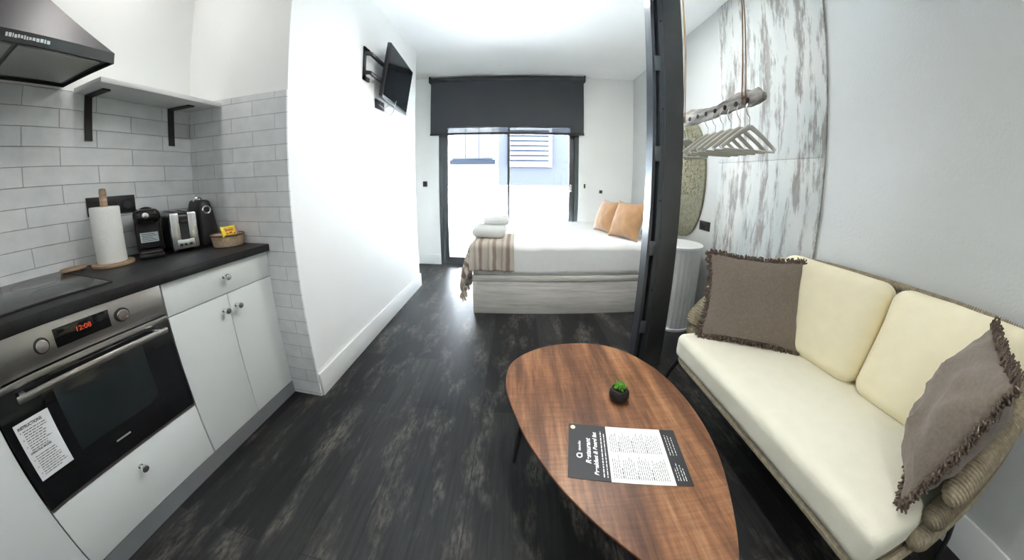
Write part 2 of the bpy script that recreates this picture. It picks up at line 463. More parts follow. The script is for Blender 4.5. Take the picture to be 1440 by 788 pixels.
# ------------------------------------------------------------------ room dimensions
XK = -1.85      # kitchen back wall
XP = -1.125     # long white partition face
YK = 1.21       # tiled end wall of the kitchen recess
YE = 3.04       # far end of partition
XN = -1.445     # nook beside the window
YF = 3.906      # window wall
XR = 1.63       # right wall
ZC = 2.66
YB = -1.7
XC = -1.315     # cabinet fronts
OX0, OX1, OZ = -1.10, .85, 2.03   # window opening

struct(MB().box(XK - .2, XR + .2, YB - .2, YF + .25, -.12, 0).build('floor', FLOOR, smooth=False))
struct(MB().box(XK - .2, XR + .2, YB - .2, YF + .25, ZC, ZC + .15).build('ceiling', CEIL, smooth=False))
struct(MB().box(XK - .15, XK, YB, YK, 0, ZC).build('wall_kitchen', WALL, smooth=False))
struct(MB().box(XK, XK + .009, -.9, YK, .86, 1.658).build('trim_1', TILE_Y, smooth=False))
o = MB().box(XK, XP, YK, YE, 0, ZC).build('wall_left', WALL, smooth=False); struct(o)
struct(MB().box(XK + .009, XP, YK - .008, YK, 0, 1.69).build('trim_2', TILE_X, smooth=False))
struct(MB().box(XK, XN, YE, YF, 0, ZC).build('wall_nook', WALL, smooth=False))
far = MB()
far.box(XK, OX0, YF, YF + .2, 0, ZC); far.box(OX1, XR + .15, YF, YF + .2, 0, ZC); far.box(OX0, OX1, YF, YF + .2, OZ, ZC)
struct(far.build('wall_far', WALL, smooth=False))
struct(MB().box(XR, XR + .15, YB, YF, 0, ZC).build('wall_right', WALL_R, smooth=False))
struct(MB().box(XK - .15, XR + .15, YB - .15, YB, 0, ZC).build('wall_back', WALL, smooth=False))
def baseboard(name, x0, x1, y0, y1):
    return struct(MB().box(x0, x1, y0, y1, 0, .15, bev=.003).build(name, TRIM))
baseboard('baseboard_left', XP, XP + .014, YK, YE + .014)
baseboard('baseboard_nook', XN, XN + .014, YE, YF)
baseboard('baseboard_far', XN + .014, OX0 - .005, YF - .014, YF)
baseboard('baseboard_right', XR - .014, XR, YB, YF - .014)

# weathered panel fixed on the right wall
pn = thing('wall_panel', 'tall weathered white and brown driftwood-look panel on the right wall beside the sofa', 'wall panel', (XR - .012, 1.22, 0))
MB().box(XR - .012, XR, 1.215, 2.09, 0.0, 1.395, bev=.001).build('lower_sheet', PANEL, pn)
MB().box(XR - .012, XR, 1.215, 2.09, 1.397, ZC, bev=.001).build('upper_sheet', PANEL, pn)

# ------------------------------------------------------------------ glass door to the balcony
wd = bpy.data.objects.new('door_1', None); wd.location = (-.12, YF + .08, 0); col.objects.link(wd); struct(wd)
fr = MB(); ya, yb = YF + .02, YF + .10
fr.box(OX0, OX0 + .055, ya, yb, 0, OZ); fr.box(OX1 - .055, OX1, ya, yb, 0, OZ); fr.box(OX0 + .055, OX1 - .055, ya, yb, 1.99, OZ); fr.box(OX0 + .055, OX1 - .055, ya, yb, 0, .03)
fr.build('door_frame', FRAME, wd)
def leaf(x0, x1, wl, wr, y, nm='door_leaf'):
    lf = MB(); a, b_ = y - .022, y + .022
    lf.box(x0, x0 + wl, a, b_, .03, 1.99, bev=.004); lf.box(x1 - wr, x1, a, b_, .03, 1.99, bev=.004)
    lf.box(x0 + wl, x1 - wr, a, b_, .03, .105); lf.box(x0 + wl, x1 - wr, a, b_, 1.95, 1.99)
    l = lf.build(nm, FRAME, wd)
    MB().box(x0 + wl - .005, x1 - wr + .005, y - .004, y + .004, .10, 1.955).build('pane', GLASS, l, smooth=False)
    return l
leaf(OX0 + .055, -.105, .07, .032, YF + .045)
l2 = leaf(-.137, OX1 - .055, .032, .07, YF + .075)
h = MB(); h.box(.735, .765, YF + .035, YF + .055, 1.06, 1.16, bev=.004); h.tube([(.75, YF + .04, 1.11), (.75, YF + .0, 1.11), (.70, YF - .005, 1.11), (.655, YF - .005, 1.11)], .008)
h.build('door_handle', CHROME, l2)

# blind
bl = thing('roller_blind', 'wide charcoal roller blind half lowered over the balcony door', 'blind', (-.15, YF - .05, ZC))
MB().box(-1.205, .905, YF - .042, YF - .039, 1.955, 2.64).build('fabric', BLIND, bl, smooth=False)
MB().box(-1.205, -.975, YF - .042, YF - .039, 1.868, 1.955).build('fabric_edge', BLIND, bl, smooth=False); MB().box(.722, .905, YF - .042, YF - .039, 1.868, 1.955).build('fabric_edge', BLIND, bl, smooth=False)
mp_ = MB(); mp_.box(-.975, .722, YF - .042, YF - .039, 1.868, 1.955)
mp_.build('sheer_hem', MESH, bl, smooth=False)
MB().box(-1.21, .91, YF - .050, YF - .030, 1.838, 1.868, bev=.004).build('bottom_bar', BLACKMT, bl)
MB().tube([(-1.205, YF - .045, 2.615), (.905, YF - .045, 2.615)], .030, 16).build('roller_tube', BLIND, bl)
for x in (-1.225, .905):
    MB().box(x, x + .02, YF - .085, YF, 2.575, 2.66, bev=.004).build('bracket', BLACKMT, bl)
def wall_switch(name, label, c, axis, w_=.05, h_=.075, n=1, m=BLACKPL, cat='switch'):
    """small plate on a wall; axis = direction out of the wall"""
    o = thing(name, label, cat, c)
    ex = {'-y': (1, 0, 0), '+x': (0, 1, 0), '-x': (0, -1, 0)}[axis]
    Mx = frame_matrix(c, ex, (0, 0, 1))
    MB().box(-w_ / 2, w_ / 2, -h_ / 2, h_ / 2, 0, .009, M=Mx, bev=.002).build('plate', m, o)
    for k in range(n):
        cx = (k - (n - 1) / 2) * (w_ / n)
        s = min(w_ / n, h_) * .34
        MB().add([], []).lathe([(s, .0085), (s, .012), (s * .82, .012), (s * .80, .0095), (.002, .0095)], 20, M=Mx @ T(cx, 0, 0)).build('socket_insert' if cat == 'socket' else 'rocker', BLACKMT, o)
    return o
wall_switch('light_switch', 'small black square light switch on the far wall left of the balcony door', (-1.30, YF, 1.166), '-y', .062, .075)
wall_switch('wall_socket', 'tiny grey socket on the far wall above the ochre cushions', (1.17, YF, 1.07), '-y', .045, .045, m=FRAME, cat='socket')
wall_switch('light_switch', 'tiny dark switch on the far wall right beside the balcony door', (.935, YF, 1.145), '-y', .022, .06, m=FRAME)
wall_switch('wall_socket', 'black double socket on the right wall above the round white bedside drum', (XR, 2.22, .868), '-x', .14, .08, 2, cat='socket')

# ------------------------------------------------------------------ outside
struct(MB().box(-6, 6, YF + .2, 5.3, -.15, -.02).build('balcony_floor', OUTW, smooth=False))
pr = MB().box(-6, 6, 5.2, 5.32, -.15, 1.08, bev=.01); pr.box(-6, 6, 5.16, 5.36, 1.08, 1.105, bev=.004)
struct(pr.build('balcony_parapet', OUTW))
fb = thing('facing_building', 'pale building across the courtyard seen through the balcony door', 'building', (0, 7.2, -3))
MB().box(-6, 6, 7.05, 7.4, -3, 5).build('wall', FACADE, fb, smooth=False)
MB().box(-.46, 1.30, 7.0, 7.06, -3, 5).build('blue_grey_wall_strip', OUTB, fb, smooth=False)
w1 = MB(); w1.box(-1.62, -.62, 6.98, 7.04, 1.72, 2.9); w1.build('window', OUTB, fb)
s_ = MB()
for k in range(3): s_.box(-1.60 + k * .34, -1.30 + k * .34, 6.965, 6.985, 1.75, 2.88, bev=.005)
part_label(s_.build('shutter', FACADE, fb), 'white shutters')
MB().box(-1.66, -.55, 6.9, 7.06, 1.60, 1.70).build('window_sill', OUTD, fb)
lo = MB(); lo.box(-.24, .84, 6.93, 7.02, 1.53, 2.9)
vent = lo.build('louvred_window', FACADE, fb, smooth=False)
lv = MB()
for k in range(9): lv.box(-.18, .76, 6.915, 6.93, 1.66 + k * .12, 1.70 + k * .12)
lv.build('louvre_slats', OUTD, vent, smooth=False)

# ------------------------------------------------------------------ kitchen base units
def knob(parent, y, z):
    Mx = frame_matrix((XC, y, z), (0, 1, 0), (0, 0, 1))
    MB().lathe([(.009, -.001), (.0095, .003), (.005, .005), (.005, .015), (.011, .020), (.0148, .025), (.0150, .031), (.0125, .0355), (.002, .0362)], 20, M=Mx).build('knob', CHROME, parent)
def front(parent, name, y0, y1, z0, z1, kn=None):
    o = MB().box(XC - .018, XC, y0 + .0015, y1 - .0015, z0 + .0015, z1 - .0015, bev=.0015).build(name, CAB, parent)
    if kn: knob(o, *kn)
    return o
def unit(label, y0, y1, ztop=.878):
    u = thing('base_cabinet', label, 'cabinet', ((XK + XC) / 2, (y0 + y1) / 2, 0), group='white kitchen base cabinets')
    c = MB()
    c.box(XK + .012, XC - .020, y0 + .001, y0 + .018, .08, ztop); c.box(XK + .012, XC - .020, y1 - .018, y1 - .001, .08, ztop)
    c.box(XK + .012, XC - .020, y0 + .018, y1 - .018, .08, .098); c.box(XK + .012, XK + .02, y0 + .018, y1 - .018, .098, ztop)
    c.build('carcass', CAB, u, smooth=False); return u
u1 = unit('white cabinet with one drawer over two doors, right of the oven', .674, 1.202)
front(u1, 'drawer', .674, 1.202, .742, .878, (.938, .822))
front(u1, 'cupboard_door', .674, .940, .08, .740, (.906, .672)); front(u1, 'cupboard_door', .940, 1.202, .08, .740, (.972, .672))
u2 = unit('white cabinet housing the oven, with a deep drawer under it', .068, .672, .345)
front(u2, 'drawer', .068, .672, .08, .345, (.403, .274))
u3 = unit('plain white cabinet left of the oven, cut by the photo edge', -.54, .066)
front(u3, 'cupboard_door', -.54, .066, .08, .878, (-.49, .80))
pl = MB().box(XC - .03, XC + .0, -.54, YK - .009, 0, .078).build('cabinet_plinth', PLINTH, smooth=False)
for v in pl.data.vertices: pass
tag(pl, 'long grey plinth board under the white kitchen cabinets', 'plinth')

wt = MB().box(XK + .0095, XC + .022, -.56, YK - .009, .880, .918, bev=.003).build('kitchen_worktop', WTOP)
tag(wt, 'long charcoal kitchen worktop running over the cabinets and oven', 'worktop')

# oven
ov = thing('oven', 'built-in stainless and black glass oven with instruction label', 'oven', ((XK + XC) / 2, .37, .35))
y0, y1 = .072, .668
MB().box(XK + .03, XC - .02, y0 + .005, y1 - .005, .352, .876).build('oven_body', BLACKMT, ov, smooth=False)
cp = MB().box(XC - .020, XC + .004, y0, y1, .762, .876, bev=.002).build('control_panel', INOX, ov)
dp = MB().box(XC + .003, XC + .0055, .320, .488, .795, .853, bev=.001).build('display', BLACKGL, cp)
text_mesh('clock_digits', '12:08', .022, frame_matrix((XC + .0058, .383, .821), (0, 1, 0), (0, 0, 1)), REDLED, dp)
for yy in (.279, .526):
    Mx = frame_matrix((XC + .004, yy, .820), (0, 1, 0), (0, 0, 1))
    kn = MB().lathe([(.024, 0), (.024, .003), (.022, .004)], 28, M=Mx).build('dial', BLACKMT, cp)
    MB().lathe([(.0185, .003), (.0185, .012), (.0165, .016), (.002, .0165)], 28, M=Mx).build('knob', CHROME, kn)
dr = MB().box(XC - .018, XC + .006, y0, y1, .360, .757, bev=.002).build('oven_door', BLACKGL, ov)
MB().box(XC - .017, XC + .0072, y0, y1, .738, .757, bev=.001).build('door_trim', INOX, dr)
MB().box(XC + .0055, XC + .0066, .265, .560, .465, .690, bev=.0004).build('door_window', OVENWIN, dr)
hd = MB(); hz = .718
hd.box(XC + .034, XC + .050, .150, .640, hz - .011, hz + .011, bev=.006)
for yy in (.175, .615): hd.box(XC + .005, XC + .036, yy - .009, yy + .009, hz - .008, hz + .008, bev=.002)
hd.build('handle', INOX, dr)
lg = MB(); lg.box(XC + .0062, XC + .0068, .372, .424, .415, .421, bev=0)
part_label(lg.build('logo', mat('grey_logo', (.35, .36, .37), .4), dr, smooth=False), 'small grey maker mark')
MB().box(XK + .04, XC + .002, y0, y1, .346, .356).build('bottom_strip', INOX, ov, smooth=False)
# instruction label stuck on the oven door
lb = MB().box(XC + .0062, XC + .0070, .104, .228, .456, .646).build('instruction_sticker', WHITE, ov, smooth=False)
M0 = frame_matrix((XC + .0072, .104, .646), (0, 1, 0), (0, 0, 1))
part_label(lb, 'white printed instruction sticker')
text_mesh('sticker_heading', 'INSTRUCTIONS', .0125, M0 @ T(.010, -.020, 0), INK, lb, .0001, bold=.0004, sx=.98)
text_mesh('sticker_subheading', 'OPERATING MODES', .0085, M0 @ T(.012, -.101, 0), INK, lb, .0001, bold=.0003)
ln = MB(); rnd = random.Random(3)
for k in range(20):
    if k in (9, 10): continue
    zz = -.030 - k * .0077
    x = .022
    if k % 3 == 0: ln.box(.012, .0155, zz, zz + .003, 0, .0001, M=M0)
    end = .112 - rnd.random() * .03
    while x < end:
        wd_ = .004 + rnd.random() * .012; ln.box(x, min(x + wd_, end), zz, zz + .0026, 0, .0001, M=M0); x += wd_ + .0025
ln.build('sticker_lines', GREYINK, lb, smooth=False)

# hob
hb = thing('induction_hob', 'flat black glass hob set in the worktop', 'hob', (-1.60, .265, .918))
MB().box(-1.83, -1.385, -.03, .55, .9182, .9225, bev=.002).build('glass_plate', mat('hob_glass', (.035, .036, .038), .16, spec=.5), hb)
eg = MB()
eg.box(-1.389, -1.383, -.03, .552, .9182, .9240, bev=.001)
eg.box(-1.83, -1.383, .546, .552, .9182, .9240, bev=.001)
eg.build('edge_strip', BLACKMT, hb)
for (cx, cy, r) in ((-1.50, .12, .085), (-1.50, .40, .07), (-1.70, .40, .085), (-1.70, .12, .07)):
    MB().loft([[(cx + rr * math.cos(t * math.pi / 20), cy + rr * math.sin(t * math.pi / 20), .9227) for t in range(40)] for rr in (r, r + .0015)], caps=False).build('cooking_zone', mat('zone_print', (.10, .10, .10), .3), hb, smooth=False)

# hood
hood = thing('range_hood', 'dark steel pyramid range hood above the hob', 'hood', (XK, .3, 1.66))
xa, xb, ya_, yb_ = XK + .010, -1.375, .0, .612
MB().loft([[(xa, ya_, 1.668), (xb, ya_, 1.668), (xb, yb_, 1.668), (xa, yb_, 1.668)], [(xa, ya_, 1.705), (xb, ya_, 1.705), (xb, yb_, 1.705), (xa, yb_, 1.705)]], caps=False).build('rim', HOODRIM, hood, smooth=False)
cpy = MB(); cpy.loft([[(xa, ya_, 1.705), (xb, ya_, 1.705), (xb, yb_, 1.705), (xa, yb_, 1.705)], [(xa, .19, 1.93), (-1.60, .19, 1.93), (-1.60, .42, 1.93), (xa, .42, 1.93)]], caps=False)
cpy.build('canopy', HOODM, hood, smooth=False)
MB().box(xa, -1.60, .19, .42, 1.925, ZC).build('chimney', HOODM, hood, smooth=False)
MB().box(xa + .002, xb - .002, ya_ + .002, yb_ - .002, 1.680, 1.684).build('underside', HOODRIM, hood, smooth=False)
for a, b_ in ((.03, .295), (.315, .585)):
    MB().box(xa + .05, xb - .045, a, b_, 1.672, 1.681, bev=.002).build('grease_filter', HOODF, hood)
mk = MB(); rnd = random.Random(5); yy = .26
Ms = frame_matrix((xb + .001, 0, 1.687), (0, 1, 0), (0, 0, 1))
while yy < .40:
    ww = .004 + rnd.random() * .006; mk.box(yy, yy + ww, -.004 - rnd.random() * .002, .004 + rnd.random() * .003, 0, .0006, M=Ms); yy += ww + .003
part_label(mk.build('badge', mat('badge_silver', (.6, .6, .6), .3), hood, smooth=False), 'small silver lettering on the front rim')

# shelf
sh = thing('wall_shelf', 'short white wall shelf on two black brackets above the tiles', 'shelf', (XK, .93, 1.65))
MB().box(XK + .0095, -1.575, .655, YK - .010, 1.650, 1.672, bev=.002).build('shelf_board', mat('shelf_white', (.74, .76, .75), .4), sh)
for yy in (.715, 1.095):
    bk = MB(); bk.box(XK + .0095, XK + .016, yy - .015, yy + .015, 1.452, 1.649); bk.box(XK + .016, -1.66, yy - .015, yy + .015, 1.642, 1.649)
    bk.build('bracket', BLACKMT, sh, smooth=False)

# socket above worktop
wall_switch('wall_socket', 'black triple socket plate on the kitchen tiles behind the paper roll', (XK + .010, .786, 1.165), '+x', .205, .082, 3, cat='socket')

# paper towel holder
px_, py_ = -1.705, .700
ph = thing('paper_towel_holder', 'wooden paper towel holder carrying a white roll', 'paper towel holder', (px_, py_, .918))
MB().lathe([(.080, .9185), (.082, .924), (.080, .932), (.002, .932)], 32, M=T(px_, py_, 0)).build('base', WOODL, ph)
MB().lathe([(.014, .932), (.014, 1.225), (.012, 1.240), (.002, 1.242)], 16, M=T(px_, py_, 0)).build('rod', WOODL, ph)
rl = MB(); rl.lathe([(.016, .9325), (.054, .9325), (.056, .937), (.056, 1.16), (.054, 1.166), (.016, 1.166)], 36, M=T(px_, py_, 0), rmod=lambda a, z: 1 + .008 * math.sin(3 * a))
rl.build('paper_roll', PAPER, ph)
bo = MB().prism([(-1.77 + .030 * math.cos(t * math.pi / 12) , .570 + .052 * math.sin(t * math.pi / 12)) for t in range(24)], .9235, .935, bev=.003).build('wooden_spoon_rest', WOODL)
tag(bo, 'small flat oval piece of wood on the worktop behind the hob', 'spoon rest')

# capsule coffee maker (domed front)
cm = thing('coffee_machine', 'black domed coffee machine with a pale label, between paper roll and toaster', 'coffee machine', (-1.70, .865, .918))
def capsule_maker(o, cx, cy):
    MB().box(cx - .11, cx + .085, cy - .050, cy + .050, .9185, .942, bev=.010).build('base', BLACKPL, o)
    bd = MB()
    pts = []
    for k in range(20):
        a = math.pi * k / 19; pts.append((cy + .054 * math.cos(a), 1.085 + .062 * math.sin(a)))
    poly = [(cy - .054, .940)] + [(cy + .054, .940)] + pts
    f = [(cx - .02, y, z) for y, z in poly]; b_ = [(cx - .115, cy + (y - cy) * .92, z if z < 1 else z - .008) for y, z in poly]
    bd.loft([b_, f], caps=True)
    bd.build('body', BLACKPL, o, angle=50)
    hdm = MB(); rounded_box(hdm, .13, .108, .062, .028, M=T(cx + .005, cy, 1.108)); weld(hdm.build('brew_head', mat('gloss_black', (.010, .010, .011), .15), o))
    MB().lathe([(.013, 0), (.013, .006), (.004, .009)], 16, M=frame_matrix((cx + .068, cy - .004, 1.112), (0, 1, 0), (0, 0, 1))).build('button', CHROME, o)
    MB().box(cx - .022, cx + .012, cy - .046, cy + .046, .955, 1.078, bev=.012).build('front_panel', BLACKMT, o)
    lbm = MB().box(cx + .012, cx + .0135, cy - .036, cy + .036, .985, 1.030).build('label', mat('pale_label', (.50, .58, .60), .5), o, smooth=False)
    lnm = MB()
    for k in range(5): lnm.box(cx + .0136, cx + .0138, cy - .030, cy + .030 - (k % 3) * .008, .990 + k * .0078, .9935 + k * .0078)
    lnm.build('label_lines', GREYINK, lbm, smooth=False)
    MB().box(cx + .012, cx + .082, cy - .042, cy + .042, .942, .951, bev=.003).build('drip_tray', mat('grey_tray', (.10, .10, .10), .3, .6), o)
capsule_maker(cm, -1.70, .865); cm.rotation_euler.z = math.radians(-27)

# toaster standing end on
ts = thing('toaster', 'chrome toaster with black sides standing end-on between the two black machines', 'toaster', (-1.70, 1.005, .918))
tb = MB(); rounded_box(tb, .25, .118, .175, .025, M=T(-1.705, 1.005, 1.022)); weld(tb.build('body', BLACKPL, ts))
for s in (-1, 1):
    MB().box(-1.60, -1.572, 1.005 + s * .0375 - .0200, 1.005 + s * .0375 + .0200, .935, 1.110, bev=.008).build('chrome_panel', CHROME, ts)
MB().box(-1.595, -1.568, .968, 1.042, .938, .982, bev=.004).build('chrome_base_panel', CHROME, ts)
MB().box(-1.58, -1.566, .990, 1.020, 1.060, 1.075, bev=.004).build('lever', BLACKMT, ts)
for s in (-.024, -.004, .018):
    MB().lathe([(.0065, 0), (.0065, .006), (.002, .007)], 14, M=frame_matrix((-1.568, 1.005 + s, .958), (0, 1, 0), (0, 0, 1))).build('button', BLACKMT, ts)
for s in (-1, 1):
    MB().box(-1.80, -1.62, 1.005 + s * .026 - .010, 1.005 + s * .026 + .010, 1.1085, 1.1105).build('slot', BLACKMT, ts, smooth=False)
for sx_ in (-1.79, -1.62):
    for sy_ in (.965, 1.045): MB().lathe([(.010, .9185), (.010, .940)], 12, M=T(sx_, sy_, 0)).build('foot', BLACKMT, ts)

ts.rotation_euler.z = math.radians(-19)
# tapering black machine with ring
cm2 = thing('coffee_machine', 'tapering matt black coffee machine with a chrome ring, in the corner behind the basket', 'coffee machine', (-1.70, 1.142, .918))
bd = MB(); rings = []
for k, (z, wy, wx) in enumerate([(.9185, .058, .10), (.95, .060, .10), (1.02, .054, .092), (1.09, .044, .085), (1.125, .038, .078), (1.148, .034, .070), (1.156, .026, .058)]):
    rings.append([(-1.722 + wx * math.copysign(abs(math.cos(t)) ** .55, math.cos(t)), 1.142 + wy * math.copysign(abs(math.sin(t)) ** .55, math.sin(t)), z) for t in [2 * math.pi * j / 28 for j in range(28)]])
bd.loft(rings); bd.build('body', mat('soft_black', (.020, .020, .022), .42), cm2, angle=60)
MB().lathe([(.021, 0), (.023, .004), (.019, .007), (.015, .005), (.014, .001)], 28, M=frame_matrix((-1.643, 1.142, 1.105), (0, 1, 0), (-.10, 0, 1))).build('chrome_ring', CHROME, cm2)
tp = MB().tube([(-1.72, 1.112, 1.150), (-1.72, 1.118, 1.166), (-1.72, 1.142, 1.172), (-1.72, 1.152, 1.166), (-1.72, 1.158, 1.150)], .004).build('lid_handle', CHROME, cm2)

cm2.rotation_euler.z = math.radians(-12)
# basket with packets
bx, by = -1.500, 1.128
bk = thing('snack_basket', 'oval wicker basket at the end of the worktop', 'basket', (bx, by, .918))
br = MB(); prof = []
def oval(rx, ry, z, n=40, wv=0): return [(bx + rx * math.cos(2 * math.pi * k / n + .4), by + ry * math.sin(2 * math.pi * k / n + .4), z) for k in range(n)]
rings = []
for k in range(15):
    z = .919 + k * .0041; s = .92 + .10 * (k / 14) + (.012 if k % 2 else 0)
    rings.append(oval(.078 * s, .074 * s, z))
for k in range(3): rings.append(oval(.070 - .004 * k, .066 - .004 * k, .9765 - .012 * k))
br.loft(rings); br.build('bowl', WICKER, bk, angle=80)
rim_pts = oval(.080, .076, .9775) ; MB().tube(rim_pts + rim_pts[:2], .0045, 8).build('rim', mat('brown_rim', (.12, .07, .045), .7), bk)
pk = thing('snack_packet', 'bright yellow snack packet with red print standing in the basket', 'snack packet', (-1.475, 1.095, .955))
Mp = frame_matrix((-1.450, 1.100, .999), (.12, 1, .0), (-.35, 0, 1))
pm = MB(); pillow_mesh(pm, .078, .056, .018, Mp, n=12, wob=.004); weld(pm.build('pouch', YELLOW, pk))
pr_ = MB()
for (a, b_, c, d) in ((-.022, .020, .000, .009), (-.010, .012, -.014, -.006), (-.02, -.012, -.016, -.002)): pr_.box(a, b_, c, d, .0082, .0092, M=Mp)
pr_.build('red_print', RED, pk, smooth=False)
pr2 = MB().box(-.026, .022, .012, .015, .0070, .0085, M=Mp); pr2.box(.014, .026, -.018, -.010, .006, .0075, M=Mp); pr2.build('black_print', INK, pk, smooth=False)
pk2 = thing('snack_packet', 'dull pink snack packet lying in the basket behind the yellow one', 'snack packet', (-1.52, 1.155, .95))
pm = MB(); pillow_mesh(pm, .06, .05, .022, frame_matrix((-1.500, 1.160, .992), (.3, 1, 0), (-.5, 0, 1)), n=12, wob=.004, seed=4); weld(pm.build('pouch', PINK, pk2))

# ------------------------------------------------------------------ television
tv = thing('television', 'small flat black television tilted down on a wall arm high on the left wall', 'television', (-1.05, 2.4, 2.1))
A = Vector((-.985, 2.10, 2.322)); Bv = Vector((-1.046, 2.75, 2.318)); Cc = Vector((-1.052, 2.10, 1.89))
ex = (Bv - A).normalized(); ey = (A - Cc).normalized(); ez = ex.cross(ey)
if ez.x < 0: ez = -ez
W_, H_ = (Bv - A).length, (A - Cc).length
Mt = Matrix([[ex[i], ey[i], ez[i], Cc[i]] for i in range(3)] + [[0, 0, 0, 1]])
MB().box(0, W_, 0, H_, -.032, 0, M=Mt, bev=.006).build('casing', BLACKPL, tv)
MB().box(.012, W_ - .012, .018, H_ - .012, -.001, .0015, M=Mt).build('screen', mat('tv_screen', (.006, .007, .008), .10, spec=.7), tv, smooth=False)
MB().box(0.0, W_, -.008, .006, -.03, .004, M=Mt, bev=.003).build('lower_bezel', mat('silver_bezel', (.16, .17, .18), .4, .5), tv)
MB().box(.18, W_ - .18, .06, H_ - .09, -.058, -.03, M=Mt, bev=.012).build('rear_housing', BLACKMT, tv)
mt = thing('television_bracket', 'black double-arm wall bracket holding the television', 'wall bracket', (XP, 1.975, 2.1))
pt = MB(); pt.box(XP, XP + .012, 1.925, 1.955, 1.975, 2.225); pt.box(XP, XP + .012, 1.925, 2.01, 2.19, 2.225); pt.box(XP, XP + .012, 1.925, 2.01, 1.975, 2.005)
pt.build('wall_plate', BLACKMT, mt, smooth=False)
for zz in (2.175, 2.03):
    am = MB(); am.tube([(XP + .012, 1.94, zz), (XP + .045, 1.96, zz), (XP + .05, 2.14, zz - .01), (-1.066, 2.30, zz - .02)], .016, 8); am.build('arm', BLACKMT, mt)
MB().box(-1.092, -1.078, 2.28, 2.36, 1.99, 2.19).build('head_plate', BLACKMT, mt, smooth=False)
wall_switch('wall_socket', 'black double socket on the left wall below the television', (XP, 2.195, 1.845), '+x', .15, .075, 2, cat='socket')
cb = MB(); cb.tube([(XP + .012, 2.22, 1.845), (XP + .03, 2.26, 1.80), (XP + .03, 2.33, 1.785), (XP + .04, 2.38, 1.83), (XP + .06, 2.40, 1.93)], .003, 6)
cb.tube([(XP + .012, 2.17, 1.845), (XP + .03, 2.22, 1.82), (XP + .04, 2.28, 1.86), (XP + .06, 2.30, 1.95)], .003, 6)
tag(cb.build('television_cable', mat('pale_cable', (.45, .46, .44), .5)), 'thin pale cables looping from socket to television', 'cable')

# ------------------------------------------------------------------ bed
bed = thing('bed', 'double bed with whitewashed wooden storage base and white bedding', 'bed', (.6, 3.1, 0))
BX0, BX1, BY0, BY1 = -.392, XR - .016, 2.412, 3.80
MB().box(BX0, BX1, BY0, BY1, .0, .318, bev=.003).build('storage_base', BEDWOOD, bed)
MB().box(BX0 - .004, BX1, BY0 - .006, BY1, .322, .375, bev=.004).build('platform_lid', BEDWOOD, bed)
MB().box(BX0 + .01, BX1, BY0 + .01, BY1, .316, .324).build('shadow_gap', BLACKMT, bed, smooth=False)
MB().box(BX0 - .003, BX0 + .035, BY0 - .004, BY0 + .03, .0, .318, bev=.002).build('corner_post', BEDWOOD, bed)
ms = MB(); rounded_box(ms, BX1 - BX0 + .02, BY1 - BY0 + .02, .29, .055, n=(40, 40, 40), M=T((BX0 + BX1) / 2, (BY0 + BY1) / 2, .518), puff=.008, wob=.010)
weld(ms.build('duvet', LINEN, bed))
# folded throw over the foot corner
tr = MB(); nu, nv = 70, 60; uvs = []
L1, L2 = .33, .36; S1, S2 = .66, .27     # on top / hanging (left), on top / hanging (front)
zt = .674
def throw_pt(a, b):
    # a: -L1..S1 outward past the left edge ; b: -L2..S2 outward past the front edge
    ra, rb = max(0, a), max(0, b)
    def bend(r, R=.045):
        if r <= R * 1.57: t = r / R; return R * math.sin(t), R * (1 - math.cos(t))
        return R, R + (r - R * 1.57)
    ox, dz1 = bend(ra); oy, dz2 = bend(rb)
    x = BX0 + .040 - (min(a, 0) + ox) if False else (BX0 + .035) - (a if a < 0 else ox)
    y = (BY0 + .035) - (b if b < 0 else oy)
    d = math.hypot(dz1, dz2) if (a > 0 and b > 0) else dz1 + dz2
    k = min(1, d / .3)
    # flare and folds
    wa = .022 * math.sin(b * 34 + 1) * min(1, dz1 / .15) + .014 * noise.noise(Vector((b * 12, a * 6, 1))) * k
    wb = .010 * math.sin(a * 40) * min(1, dz2 / .12) + .008 * noise.noise(Vector((a * 14, b * 8, 5))) * k
    x -= wa * .8 + (.085 * min(1, dz1 / .3) * (.6 + .4 * min(1, max(0, (b + .36) / .6))) if dz1 > 0 else 0); y -= wb + .012 * k
    z = zt - d + .004 * noise.noise(Vector((a * 9, b * 9, 0)))
    return (x, y, z)
vs = []; fs = []
for i in range(nu + 1):
    for j in range(nv + 1):
        a = -L1 + (L1 + .46) * i / nu; b_ = -L2 + (L2 + S2) * j / nv
        vs.append(throw_pt(a, b_)); uvs.append((i / nu, j / nv))
for i in range(nu):
    for j in range(nv):
        q = i * (nv + 1) + j; fs.append((q, q + 1, q + nv + 2, q + nv + 1))
tr.add(vs, fs); tr.uv = uvs
th = thing('throw_blanket', 'beige and brown striped throw draped over the foot corner of the bed', 'blanket', (BX0 + .1, BY0 + .1, zt))
cl = tr.build('cloth', THROW, th)
sm = cl.modifiers.new('thick', 'SOLIDIFY'); sm.thickness = .010; sm.offset = 1
fg = MB(); rnd = random.Random(9)
for j in range(0, nv + 1):
    p = Vector(throw_pt(.46, -L2 + (L2 + S2) * j / nv))
    for q in range(2):
        e = p + Vector((rnd.uniform(-.018, .012), rnd.uniform(-.015, .015), -.035 - rnd.random() * .03)); e.z = max(e.z, .02)
        fg.tube([p + Vector((0, rnd.uniform(-.006, .006), .006)), (p + e) / 2 + Vector((rnd.uniform(-.006, .006), 0, 0)), e], .0035, 5)
for i in range(0, nu + 1):
    p = Vector(throw_pt(-L1 + (L1 + .46) * i / nu, S2))
    e = p + Vector((rnd.uniform(-.006, .006), rnd.uniform(-.006, .002), -.012 - rnd.random() * .012))
    fg.tube([p + Vector((0, 0, .006)), (p + e) / 2, e], .003, 5)
fg.build('fringe', mat('throw_fringe', (.50, .42, .34), .95), th)

